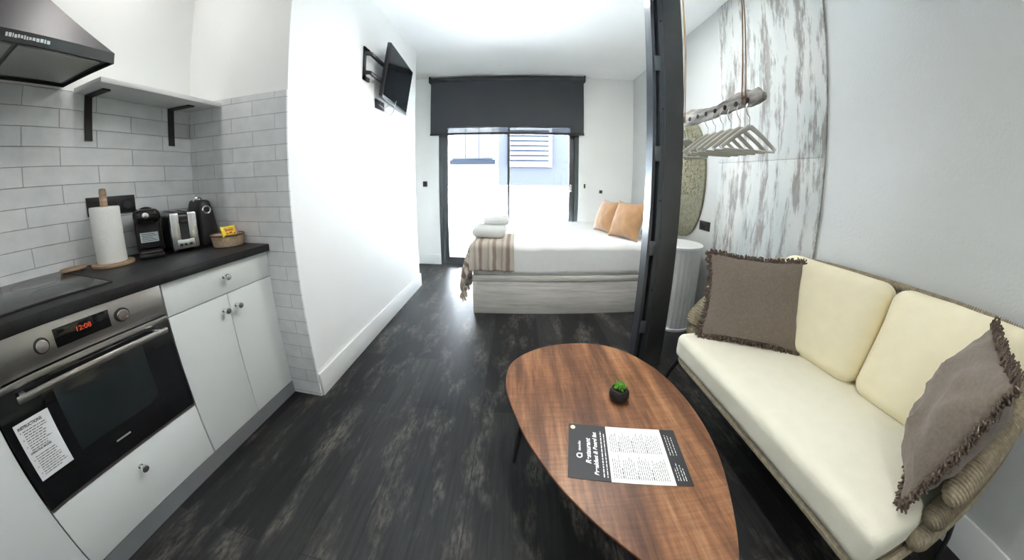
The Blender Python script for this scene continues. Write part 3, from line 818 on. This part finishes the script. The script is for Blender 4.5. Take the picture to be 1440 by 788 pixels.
# towels
def towel(label, c, sx, sy, sz, rz, seed):
    t = thing('folded_towel', label, 'towel', (c[0], c[1], c[2]), group='white towels on the bed foot')
    m_ = MB(); lay = 1
    for k in range(lay):
        h_ = sz / lay
        rounded_box(m_, sx * (1 - .015 * k), sy, h_ * 1.0, h_ * .44, n=(22, 22, 22), M=T(c[0], c[1], c[2] + h_ * (k + .5)) @ RZ(rz), wob=.012, puff=.006, seed=seed + k)
    weld(m_.build('folded_cloth', TOWEL, t), .0001); return t
towel('larger folded white towel lying on the striped throw, lower of two', (-.262, 2.66, .688), .315, .24, .105, 0, 1)
towel('smaller folded white towel on top of the larger towel', (-.205, 2.74, .795), .245, .17, .068, 2, 5)

# bed pillows
def soft(name, label, cat, c, W, H, Tk, ex, ey, m, fringe=None, group=None, seed=0, ears=0, part='cushion_body', wob=.01):
    t = thing(name, label, cat, c, group)
    Mx = frame_matrix(c, ex, ey)
    pm = MB(); pillow_mesh(pm, W, H, Tk, Mx, seed=seed, ears=ears, wob=wob)
    weld(pm.build(part, m, t))
    if fringe:
        fg = MB(); rnd = random.Random(seed + 11); n = 64
        for side in range(4):
            for k in range(n):
                s = -1 + 2 * (k + .5) / n
                u, v = {0: (s, 1), 1: (s, -1), 2: (1, s), 3: (-1, s)}[side]
                pinch = .05
                x = W / 2 * u * (1 - pinch * (1 - v * v) * abs(u)) + (math.copysign(ears * max(0, abs(u) + abs(v) - 1.5) * 2, u) if ears else 0)
                y = H / 2 * v * (1 - pinch * (1 - u * u) * abs(v)) + (math.copysign(ears * max(0, abs(u) + abs(v) - 1.5) * 2, v) if ears else 0)
                d = Vector((u if side > 1 else 0, v if side < 2 else 0, 0))
                for r in range(4):
                    L = fringe * (.6 + .6 * rnd.random()); e = d * L + Vector((rnd.uniform(-.010, .010), rnd.uniform(-.010, .010), rnd.uniform(-.012, .012)))
                    z0 = rnd.uniform(-.004, .004); p0 = Vector((x, y, z0)) - d * .008; p2 = Vector((x, y, z0)) + e
                    fg.tube([Mx @ p0, Mx @ ((p0 + p2) / 2 + Vector((rnd.uniform(-.005, .005), rnd.uniform(-.005, .005), rnd.uniform(-.008, .008)))), Mx @ p2], .0028, 5, rf=lambda t_: .0046 * (1 - .35 * t_))
        fg.build('fringe', FRINGE, t)
    return t
soft('bed_pillow', 'white bed pillow against the wall, mostly behind the nearer ochre cushion', 'pillow', (1.38, 2.78, .800), .48, .30, .15, (-.10, -1, .0), (.55, 0, 1), LINEN, seed=3, group='white bed pillows', part='pillow_body')
soft('bed_pillow', 'white bed pillow at the window end of the bed head, behind the ochre cushions', 'pillow', (1.42, 3.38, .800), .48, .30, .15, (-.10, -1, .0), (.55, 0, 1), LINEN, seed=6, group='white bed pillows', part='pillow_body')
soft('throw_cushion', 'ochre cushion standing farther from the camera on the bed', 'cushion', (1.00, 3.05, .838), .33, .35, .17, (.30, -1, .0), (.36, .1, 1), OCHRE, seed=2, ears=.012, group='ochre cushions on the bed')
soft('throw_cushion', 'ochre cushion with pointed corner standing nearest on the bed', 'cushion', (1.10, 2.70, .845), .35, .36, .19, (.50, -1, .0), (.36, .14, 1), OCHRE, seed=8, ears=.016, group='ochre cushions on the bed')

# framed picture on right wall (seen edge-on beside the post)
pc = thing('framed_picture', 'wood-framed picture seen edge-on on the right wall above the bed', 'picture', (XR, 3.19, 1.78))
fm = MB(); a, b_, c, d = 2.98, 3.40, 1.38, 2.20
fm.box(XR - .025, XR, a, a + .02, c, d); fm.box(XR - .025, XR, b_ - .02, b_, c, d); fm.box(XR - .025, XR, a + .02, b_ - .02, c, c + .02); fm.box(XR - .025, XR, a + .02, b_ - .02, d - .02, d)
fm.build('picture_frame', WOODL, pc, smooth=False)
MB().box(XR - .012, XR - .001, a + .02, b_ - .02, c + .02, d - .02).build('print', mat('pale_print', (.7, .68, .62), .6), pc, smooth=False)

# ------------------------------------------------------------------ steel post with slotted channel
cl = thing('steel_post', 'dark grey floor-to-ceiling steel post with slotted side channel, by the bed', 'post', (.90, 1.65, 0))
MB().box(.868, .990, 1.60, 1.70, 0, ZC, bev=.004).build('post_body', STEEL_D, cl)
ch = MB(); ch.box(.792, .812, 1.605, 1.69, 0, ZC); ch.box(.812, .868, 1.655, 1.69, 0, ZC); ch.box(.838, .868, 1.605, 1.655, 0, ZC)
ch.build('channel', STEEL_L, cl, smooth=False)
for zz in (1.935, 1.396, .828, .30):
    MB().box(.806, .846, 1.601, 1.612, zz - .045, zz + .045, bev=.003).build('connector_plate', mat('plate_grey', (.16, .18, .20), .3, .6), cl)
for zz in (2.2, 1.66, 1.12, .56):
    MB().lathe([(.006, 0), (.006, .004), (.002, .005)], 12, M=frame_matrix((.853, 1.605, zz), (1, 0, 0), (0, 0, 1))).build('screw', BLACKMT, cl)

# ------------------------------------------------------------------ hanging driftwood rail with hangers
rail = thing('hanging_rail', 'driftwood plank clothes rail hung from the ceiling on ropes', 'clothes rail', (1.1, 1.46, 1.63))
hs = [1.767, 1.686, 1.602, 1.522, 1.441, 1.361, 1.280, 1.202]
pk_ = MB(); rings = []; N = 60
for k in range(N + 1):
    y = 1.115 + .70 * k / N; t = k / N
    top = 1.672 + .014 * math.sin(t * 9) + .010 * noise.noise(Vector((t * 14, 0, 0))) + .012 * t
    bot = 1.598 + .010 * noise.noise(Vector((t * 13, 4, 0))) + .006 * math.sin(t * 7)
    if k < 3: top -= .012 * (3 - k) * (.6 + .4 * (k % 2)); bot += .006 * (3 - k)
    wx = .013 + .003 * noise.noise(Vector((t * 10, 9, 0)))
    sec = []
    for j in range(12):
        a = 2 * math.pi * j / 12
        sec.append((1.1 + wx * math.copysign(abs(math.cos(a)) ** .6, math.cos(a)), y + .004 * noise.noise(Vector((j, k * .1, 2))), (top + bot) / 2 + (top - bot) / 2 * math.copysign(abs(math.sin(a)) ** .7, math.sin(a))))
    rings.append(sec)
pk_.loft(rings); pk_.build('plank', DRIFT, rail, angle=60)
for y in hs:
    MB().lathe([(.013, 0), (.013, .0015), (.010, .002), (.002, .002)], 18, M=frame_matrix((1.0845, y, 1.632), (0, -1, 0), (0, 0, 1))).build('hook_hole', BLACKMT, rail)
for (y, dy) in ((1.225, .012), (1.75, .010)):
    rp = MB()
    for s in (-1, 1): rp.tube([(1.1, y + s * dy * .2, ZC), (1.1, y + s * dy * .6, 2.1), (1.1 - .017, y + s * dy, 1.68), (1.1 - .019, y + s * dy, 1.62)], .0032, 6)
    rp.tube([(1.1 - .018, y - dy - .004, 1.652), (1.1 - .021, y, 1.655), (1.1 - .018, y + dy + .004, 1.652)], .005, 6)
    rp.build('suspension_rope', ROPE, rail)

def hanger_parts(t, y):
    c = (1.1, y, 0); zt_ = 1.508; zb = 1.392; hw = .158
    bodym = MB()
    # shoulders: curved tapering bars, plus bottom bar
    for s in (-1, 1):
        pts = [(1.1 + s * hw * u, y, zt_ - (zt_ - zb - .012) * (u ** 1.15)) for u in [i / 10 for i in range(11)]]
        bodym.tube(pts, .008, 8, rf=lambda q: .014 - .004 * q, flat=.55)
    bodym.build('shoulder_bar', HANGER, t)
    MB().tube([(1.1 - hw + .004, y, zb + .004), (1.1 + hw - .004, y, zb + .004)], .0055, 8).build('trouser_bar', HANGER, t)
    hk = [(1.1, y, zt_ + .004), (1.1, y, zt_ + .045)]
    for i in range(13):
        a = -math.pi * .45 + i / 12 * math.pi * 1.35
        hk.append((1.1 - .021 + .022 * math.cos(a), y, 1.588 + .022 + .022 * math.sin(a)))
    MB().tube([hk[0], hk[1]] + [(1.1 - .004 - .018 * math.sin(i * math.pi / 8), y, zt_ + .045 + (1.632 - zt_ - .045) * i / 8) for i in range(1, 9)], .0022, 6).build('hook', CHROME, t)
names = ['nearest white clothes hanger on the driftwood rail', 'second white clothes hanger counted from the near end of the rail', 'third white clothes hanger counted from the near end of the rail',
         'fourth white clothes hanger counted from the near end of the rail', 'fourth white clothes hanger counted from the far end of the rail', 'third white clothes hanger counted from the far end of the rail',
         'second white clothes hanger counted from the far end of the rail', 'farthest white clothes hanger on the rail, beside the steel post']
hs_s = [1.202, 1.265, 1.330, 1.392, 1.455, 1.520, 1.740, 1.790]
h0 = thing('clothes_hanger', names[0], 'hanger', (1.1, hs_s[0], 1.508), group='white hangers on the driftwood rail')
hanger_parts(h0, hs_s[0])
for y, lab in zip(hs_s[1:], names[1:]): dup(h0, None, lab, (1.1, y, 1.508))

# ------------------------------------------------------------------ woven wall hanging
wh = thing('wall_hanging', 'olive beige oval woven wall hanging on the right wall beside the post', 'wall hanging', (XR, 2.62, 1.3))
def oval_yz(n, ry, zc, zh, x, yc=2.62):
    r = []
    for k in range(n):
        a = 2 * math.pi * k / n
        r.append((x, yc + ry * math.copysign(abs(math.cos(a)) ** .8, math.cos(a)), zc + zh * math.copysign(abs(math.sin(a)) ** .85, math.sin(a))))
    return r
fz = MB(); fz.loft([oval_yz(48, .37, 1.27, .56, XR - .001), oval_yz(48, .37, 1.27, .56, XR - .02), oval_yz(48, .34, 1.27, .53, XR - .032), oval_yz(48, .20, 1.27, .30, XR - .036)])
fz.build('woven_body', mat('olive_weave', (.20, .195, .135), .9, noise_amt=.25, noise_scale=40, bump=.6, bump_scale=60), wh)
tu = MB(); rnd = random.Random(2)
for k in range(420):
    yy = 2.62 + rnd.uniform(-.35, .35); zz = rnd.uniform(1.12, 1.78)
    if ((yy - 2.62) / .35) ** 2 + ((zz - 1.27) / .54) ** 2 > .93: continue
    r = rnd.uniform(.008, .014)
    tu.lathe([(.001, 0), (r * .9, r * .3), (r, r * .6), (r * .6, r * 1.0), (.001, r * 1.15)], 7, M=T(XR - .034, yy, zz) @ RY(-90))
kt = tu.build('knotted_tufts', mat('olive_knots', (.27, .25, .16), .95, noise_amt=.3, noise_scale=30), wh); kt['kind'] = 'stuff'

# ------------------------------------------------------------------ round drum bedside table
dcx, dcy, dr_ = 1.375, 2.195, .185
dm = thing('drum_table', 'round pale ribbed metal drum table between post and sofa', 'side table', (dcx, dcy, 0))
MB().lathe([(dr_ * 1.03, .0), (dr_ * 1.03, .02), (dr_, .025), (dr_, .70), (dr_ * .9, .702)], 120, M=T(dcx, dcy, 0), rmod=lambda a, z: 1 + (.012 * math.sin(30 * a) if .021 < z < .701 else 0)).build('ribbed_body', WHITEM, dm)
MB().lathe([(dr_ * .98, .70), (dr_ * 1.05, .703), (dr_ * 1.06, .722), (dr_ * 1.03, .726), (.005, .724)], 48, M=T(dcx, dcy, 0)).build('table_top', mat('white_top', (.78, .80, .79), .35), dm)

# ------------------------------------------------------------------ sofa
sf = thing('sofa', 'small two-seat rope-woven sofa with ivory seat cushion along the right wall', 'sofa', (1.25, .72, 0))
SX0, SX1, SY0, SY1 = .900, 1.575, .20, 1.31
# base rail (rounded rectangle ring)
def rrect(x0, x1, y0, y1, r, z, n=8):
    pts = []
    for cx, cy, a0 in ((x1 - r, y1 - r, 0), (x0 + r, y1 - r, 90), (x0 + r, y0 + r, 180), (x1 - r, y0 + r, 270)):
        for k in range(n + 1):
            a = math.radians(a0 + 90 * k / n); pts.append((cx + r * math.cos(a), cy + r * math.sin(a), z))
    return pts
rr = rrect(SX0, SX1, SY0, SY1, .09, .285)
MB().tube(rr + rr[:2], .019, 10).build('base_rail', CORD, sf)
MB().prism([(p[0], p[1]) for p in rrect(SX0 + .015, SX1 - .01, SY0 + .015, SY1 - .015, .08, 0)], .272, .300).build('seat_panel', CORD_D, sf)
sq = MB(); rounded_box(sq, .705, SY1 - SY0 - .025, .140, .042, n=(24, 24, 24), M=T(1.222, (SY0 + SY1) / 2, .370), puff=.012, wob=.004)
weld(sq.build('seat_cushion', SEATC, sf))
# woven arm-and-back shell: top path
def top_path(n=300):
    key = [(.965, SY1 + .015, .47), (1.06, SY1 + .035, .56), (1.20, SY1 + .04, .66), (1.38, SY1 + .035, .765), (1.50, SY1 + .015, .81), (1.585, SY1 - .06, .835), (1.598, 1.05, .848), (1.598, .75, .850), (1.598, .45, .848), (1.585, .235, .835), (1.54, .180, .790), (1.40, .174, .715), (1.26, .174, .645), (1.14, .178, .578), (1.060, .184, .515)]
    P = [Vector(k) for k in key]; out = []
    m = len(P) - 1
    for i in range(n + 1):
        t = i / n * m; k = min(int(t), m - 1); f = t - k
        p0, p1, p2, p3 = P[max(k - 1, 0)], P[k], P[k + 1], P[min(k + 2, m)]
        out.append(.5 * ((2 * p1) + (-p0 + p2) * f + (2 * p0 - 5 * p1 + 4 * p2 - p3) * f * f + (-p0 + 3 * p1 - 3 * p2 + p3) * f ** 3))
    return out
NP = 2400
tp_ = top_path(NP)
def even(P, n):
    L = [0.0]
    for a, b in zip(P, P[1:]): L.append(L[-1] + (b - a).length)
    out = []; k = 0
    for i in range(n + 1):
        d = L[-1] * i / n
        while k < len(L) - 2 and L[k + 1] < d: k += 1
        out.append(P[k].lerp(P[k + 1], (d - L[k]) / max(1e-9, L[k + 1] - L[k])))
    return out
tp_ = even(tp_, NP)
def endcap(t):
    q = min(t, 1 - t) / .018
    return 1 if q >= 1 else max(.15, math.sqrt(1 - (1 - q) ** 2))
tm = MB(); tm.tube(tp_, .028, 12, rf=lambda t: (.014 + .029 * min(1, max(0, (abs(t - .5) - .22) / .10)) + .0030 * math.sin(t * NP * math.pi / 4.6)) * endcap(t), flat=1.0)
tm.build('wrapped_top_rail', CORD, sf, angle=180)
# lower thick roll inside/under the arms, following the base
def low_of(p, f):
    b_ = Vector((min(max(p.x, SX0 + .06), SX1 - .0), min(max(p.y, SY0 - .005), SY1 + .005), .29)); return p.lerp(b_, f)
for f, rad, nm, mt_ in ((.40, .040, 'woven_side_roll', CORD_D), (.76, .042, 'woven_lower_roll', CORD)):
    pp = [low_of(p, f) + Vector((.012 if 0 else 0, 0, 0)) for p in tp_]
    MB().tube(pp, rad, 12, rf=lambda t: (rad * (.5 + .5 * min(1, max(0, (abs(t - .5) - .23) / .12))) + .0030 * math.sin(t * NP * math.pi / 4.6)) * endcap(t)).build(nm, mt_, sf, angle=180)
# cords between rails
cdm = MB()
for i in range(int(NP * .03), int(NP * .97), 14):
    p = tp_[i]; cdm.tube([p, low_of(p, .42) , low_of(p, .8), low_of(p, 1.0)], .0065, 5)
cdm.build('cord_weave', CORD_D, sf)
# legs
def sleg(x, y, dx, dy):
    MB().tube([(x, y, .275), (x + dx * .35, y + dy * .35, .235), (x + dx * .8, y + dy * .8, .10), (x + dx, y + dy, .0)], .012, 10).build('leg', BLACKMT, sf)
sleg(.955, 1.28, -.01, .16); sleg(.96, .25, -.02, -.10); sleg(1.50, 1.26, .03, .10); sleg(1.50, .25, .03, -.10)
# loose back cushions are part of the sofa set but lift away
def backc(label, yc, W, seed):
    return soft('back_cushion', label, 'cushion', (1.455, yc, .655), W, .47, .19, (0, -1, 0), (.34, 0, 1), CREAM, seed=seed, group='cream back cushions of the sofa', wob=.006)
def back_cushion(label, yc, W, seed):
    t = thing('back_cushion', label, 'cushion', (1.45, yc, .45), 'cream back cushions of the sofa')
    m_ = MB(); rounded_box(m_, W, .455, .135, .06, n=(24, 24, 24), M=frame_matrix((1.448, yc, .653), (0, -1, 0), (.26, 0, 1)), puff=.022, wob=.006, seed=seed)
    weld(m_.build('cushion_body', CREAM, t))
    zp = MB().tube([(1.372, yc - W / 2 + .06, .455), (1.362, yc, .452), (1.372, yc + W / 2 - .06, .455)], .004, 6)
    zp.build('piping', CREAM, t)
    return t
back_cushion('cream back cushion at the far end of the sofa, next to the taupe pillow', .995, .53, 1)
back_cushion('cream back cushion at the near end of the sofa', .475, .495, 6)
# fringed taupe pillows
soft('scatter_pillow', 'flat square taupe pillow with fringe at the far end of the sofa', 'pillow', (1.200, 1.170, .660), .44, .42, .12, (.40, -.26, .0), (.12, .13, .42), TAUPE, fringe=.017, seed=1, ears=.012, group='fringed taupe pillows')
pA, pB, pC = Vector((1.02, .275, .462)), Vector((1.38, .46, .462)), Vector((1.455, .375, .865))
exv = (pB - pA).normalized(); eyv = (pC - pB); eyv = (eyv - exv * eyv.dot(exv)).normalized()
cen = pA + exv * .20 + eyv * .205
soft('scatter_pillow', 'taupe fringed pillow slumped against the near arm of the sofa', 'pillow', tuple(cen + exv * .0 + eyv * .0), .43, .41, .185, tuple(exv), tuple(eyv), TAUPE, fringe=.026, seed=5, ears=.004, group='fringed taupe pillows', wob=.030)

# ------------------------------------------------------------------ coffee table
TZ = .42
out = [(-.037, 1.003), (-.021, 1.092), (.034, 1.165), (.112, 1.219), (.196, 1.250), (.287, 1.262), (.378, 1.256), (.462, 1.226), (.534, 1.171), (.592, 1.090), (.634, .997), (.655, .889), (.660, .782), (.652, .682), (.632, .585), (.604, .503), (.575, .433), (.543, .364), (.512, .307), (.480, .262), (.440, .232), (.395, .232), (.350, .262), (.315, .305), (.285, .344), (.246, .385), (.204, .430), (.161, .484), (.114, .552), (.069, .632), (.028, .720), (-.010, .835), (-.033, .925)]
# smooth the outline
def smooth_closed(pts, n):
    m = len(pts); res = []
    for i in range(n):
        t = i / n * m; k = int(t); f = t - k
        p0, p1, p2, p3 = [Vector((*pts[(k + j) % m], 0)) for j in (-1, 0, 1, 2)]
        q = .5 * ((2 * p1) + (-p0 + p2) * f + (2 * p0 - 5 * p1 + 4 * p2 - p3) * f * f + (-p0 + 3 * p1 - 3 * p2 + p3) * f ** 3); res.append((q.x, q.y))
    return res
ol = smooth_closed(out, 120)
def shrink(poly, d):
    n = len(poly); r = []
    for i in range(n):
        a = Vector(poly[(i - 2) % n]); b_ = Vector(poly[(i + 2) % n]); t = (b_ - a).normalized(); nrm = Vector((-t.y, t.x)); c = Vector((.33, .78)); p = Vector(poly[i])
        if (c - p).dot(nrm) < 0: nrm = -nrm
        q = p + nrm * d; r.append((q.x, q.y))
    return r
ct = thing('coffee_table', 'pebble-shaped walnut coffee table on thin black legs', 'table', (.33, .8, 0))
def lift(poly, z): return [(x, y, z) for x, y in poly]
MB().loft([lift(shrink(ol, .030), TZ - .024), lift(shrink(ol, .002), TZ - .010), lift(ol, TZ - .006), lift(ol, TZ - .002), lift(shrink(ol, .002), TZ)]).build('table_top', WALNUT, ct, angle=25)
edge = MB().loft([lift(shrink(ol, -.0006), TZ - .0075), lift(shrink(ol, -.0006), TZ - .0022)], caps=False)
part_label(edge.build('edge_band', mat('dark_edge', (.05, .022, .014), .4), ct), 'darker brown edge band')
for (x0_, y0_, x1_, y1_) in ((.055, .955, .002, .925), (.56, 1.03, .62, 1.10), (.42, .40, .43, .33)):
    MB().tube([(x0_, y0_, TZ - .022), (x1_, y1_, 0)], .012, 12, rf=lambda t: .015 - .007 * t).build('leg', BLACKMT, ct)
    
# potted succulent
pp_ = thing('potted_succulent', 'tiny succulent in a round black pot on the coffee table', 'plant', (.393, .862, TZ))
MB().lathe([(.020, TZ + .0003), (.032, TZ + .008), (.038, TZ + .024), (.037, TZ + .040), (.029, TZ + .052), (.026, TZ + .053), (.024, TZ + .046), (.002, TZ + .045)], 32, M=T(.393, .862, 0)).build('pot', BLACKMT, pp_)
MB().lathe([(.024, TZ + .044), (.02, TZ + .048), (.002, TZ + .049)], 16, M=T(.393, .862, 0)).build('soil', SOIL, pp_)
lf = MB(); rnd = random.Random(4)
for k in range(30):
    a = k * 2.4; el = math.radians(25 + 60 * (k / 30)); L = .026 - .010 * (k / 30) + rnd.uniform(-.003, .003)
    d = Vector((math.cos(a) * math.cos(el), math.sin(a) * math.cos(el), math.sin(el)))
    b0 = Vector((.393, .862, TZ + .050)) + Vector((math.cos(a), math.sin(a), 0)) * .008 * (1 - k / 30) + Vector((0, 0, .016 * k / 30))
    lf.tube([b0, b0 + d * L * .4, b0 + d * L * .8, b0 + d * L], .005, 7, rf=lambda t: (.003, .0058, .0048, .0008)[min(3, int(t * 3 + .5))], flat=.5)
lf.build('leaves', LEAF, pp_)

# printed leaflet
fl = thing('leaflet', 'black and white printed leaflet lying flat on the coffee table', 'leaflet', (.36, .63, TZ))
c00, c10, c11, c01 = Vector((.150, .560, 0)), Vector((.493, .502, 0)), Vector((.572, .694, 0)), Vector((.206, .755, 0))
exl = (c10 - c00).normalized(); LW = .352; LH = .200
Ml = Matrix([[exl.x, -exl.y, 0, .152], [exl.y, exl.x, 0, .558], [0, 0, 1, TZ + .0008], [0, 0, 0, 1]])
# printed sheet drawn with slight skew-free A4 proportions
def sheet(x0_, x1_, m, nm, par, z0_=0, z1_=.0008):
    return MB().box(x0_, x1_, 0, LH, z0_, z1_, M=Ml).build(nm, m, par, smooth=False)
sheet(0, .122, INK, 'black_title_panel', fl); sheet(.122, .303, WHITE, 'white_text_panel', fl); sheet(.303, .352, INK, 'black_footer_panel', fl)
Mv = Ml @ T(0, 0, .0009) @ Matrix.Rotation(math.radians(90), 4, 'Z')
def vt(nm, body, size, x, y, m, bold=.0002, shear=0): return text_mesh(nm, body, size, Ml @ T(x, y, .0009) @ RZ(90), m, fl, .0001, bold=bold, shear=shear)
vt('title_text', 'Restaurant', .021, .068, .052, WHITE, .0007, .25)
vt('title_text', 'Breakfast & Board list', .0175, .089, .016, WHITE, .0006, .25)
vt('logo_text', 'stoodio', .012, .038, .095, WHITE, .0002)
rgm = MB(); rgm.loft([[(.034 + r * math.cos(a), .078 + r * math.sin(a), .0010) for a in [2 * math.pi * k / 24 for k in range(24)]] for r in (.0055, .0095)], M=Ml, caps=False)
rgm.box(.036, .043, .083, .087, .0009, .0011, M=Ml); rgm.build('ring_logo', WHITE, fl, smooth=False)
MB().lathe([(.008, .0009), (.008, .0011), (.001, .0011)], 18, M=Ml @ T(.014, .186, 0)).build('round_stamp', mat('pale_stamp', (.75, .62, .50), .5), fl)
lw = MB(); rnd = random.Random(12)
def lines(mb, xs, y0_, y1_, th_=.0016):
    for x in xs:
        y = y0_; end = y1_ - rnd.random() * .02
        while y < end:
            L = .004 + rnd.random() * .012; mb.box(x, x + th_, y, min(y + L, end), .0009, .0010, M=Ml); y += L + .003
lines(lw, [.1015], .012, .186, .0035); lines(lw, [.112], .012, .186, .0028)
lw.build('title_small_print', WHITE, fl, smooth=False)
for xs_, ya0, yb0 in (([.312, .319, .328, .335], .015, .075), ([.313, .322, .332], .10, .185)):
    q_ = MB(); lines(q_, xs_, ya0, yb0, .0018); q_.build('footer_print', WHITE, fl, smooth=False)
lk = MB()
xs1 = [.132 + .0062 * k for k in range(26) if k not in (4, 11, 18)]
lines(lk, xs1, .012, .090); lines(lk, xs1, .102, .180)
for x in (.157, .200, .243): lines(lk, [x], .104, .15, .003); lines(lk, [x], .014, .06, .003)
lk.build('black_small_print', GREYINK, fl, smooth=False)

# ------------------------------------------------------------------ ceiling downlights and one added fill lamp (above and behind the picture)
def downlight(label, x, y, power, size=.10, colr=(1, .97, .93), spread=150):
    t = thing('ceiling_downlight', label, 'ceiling light', (x, y, ZC), group='round recessed ceiling downlights')
    MB().lathe([(size * .5 + .018, ZC - .001), (size * .5 + .016, ZC - .008), (size * .5, ZC - .010), (size * .5, ZC - .001)], 32, M=T(x, y, 0)).build('trim_ring', TRIM, t)
    MB().lathe([(size * .5, ZC - .002), (size * .5, ZC - .004), (.002, ZC - .004)], 24, M=T(x, y, 0)).build('diffuser', LAMP, t)
    l = area_light('lamp', (0, 0, -.012), (0, 0, 0), size, size, power, colr, shape='DISK'); l.parent = t
    l.data.spread = math.radians(spread)
    return t
downlight('round downlight in the kitchen ceiling above the worktop shelf', -1.58, .64, KITCHEN_W)
downlight('round downlight in the ceiling over the middle of the room', .10, 1.0, ROOM_W)
downlight('round downlight in the ceiling behind the camera', 0.1, -.9, ROOM_W)
downlight('added wide round fill lamp, out of view, on the ceiling between the coffee table and the bed', 0.70, 1.90, MID_W, size=.42, spread=178)  # lamp added out of view to brighten the bedroom walls and ceiling
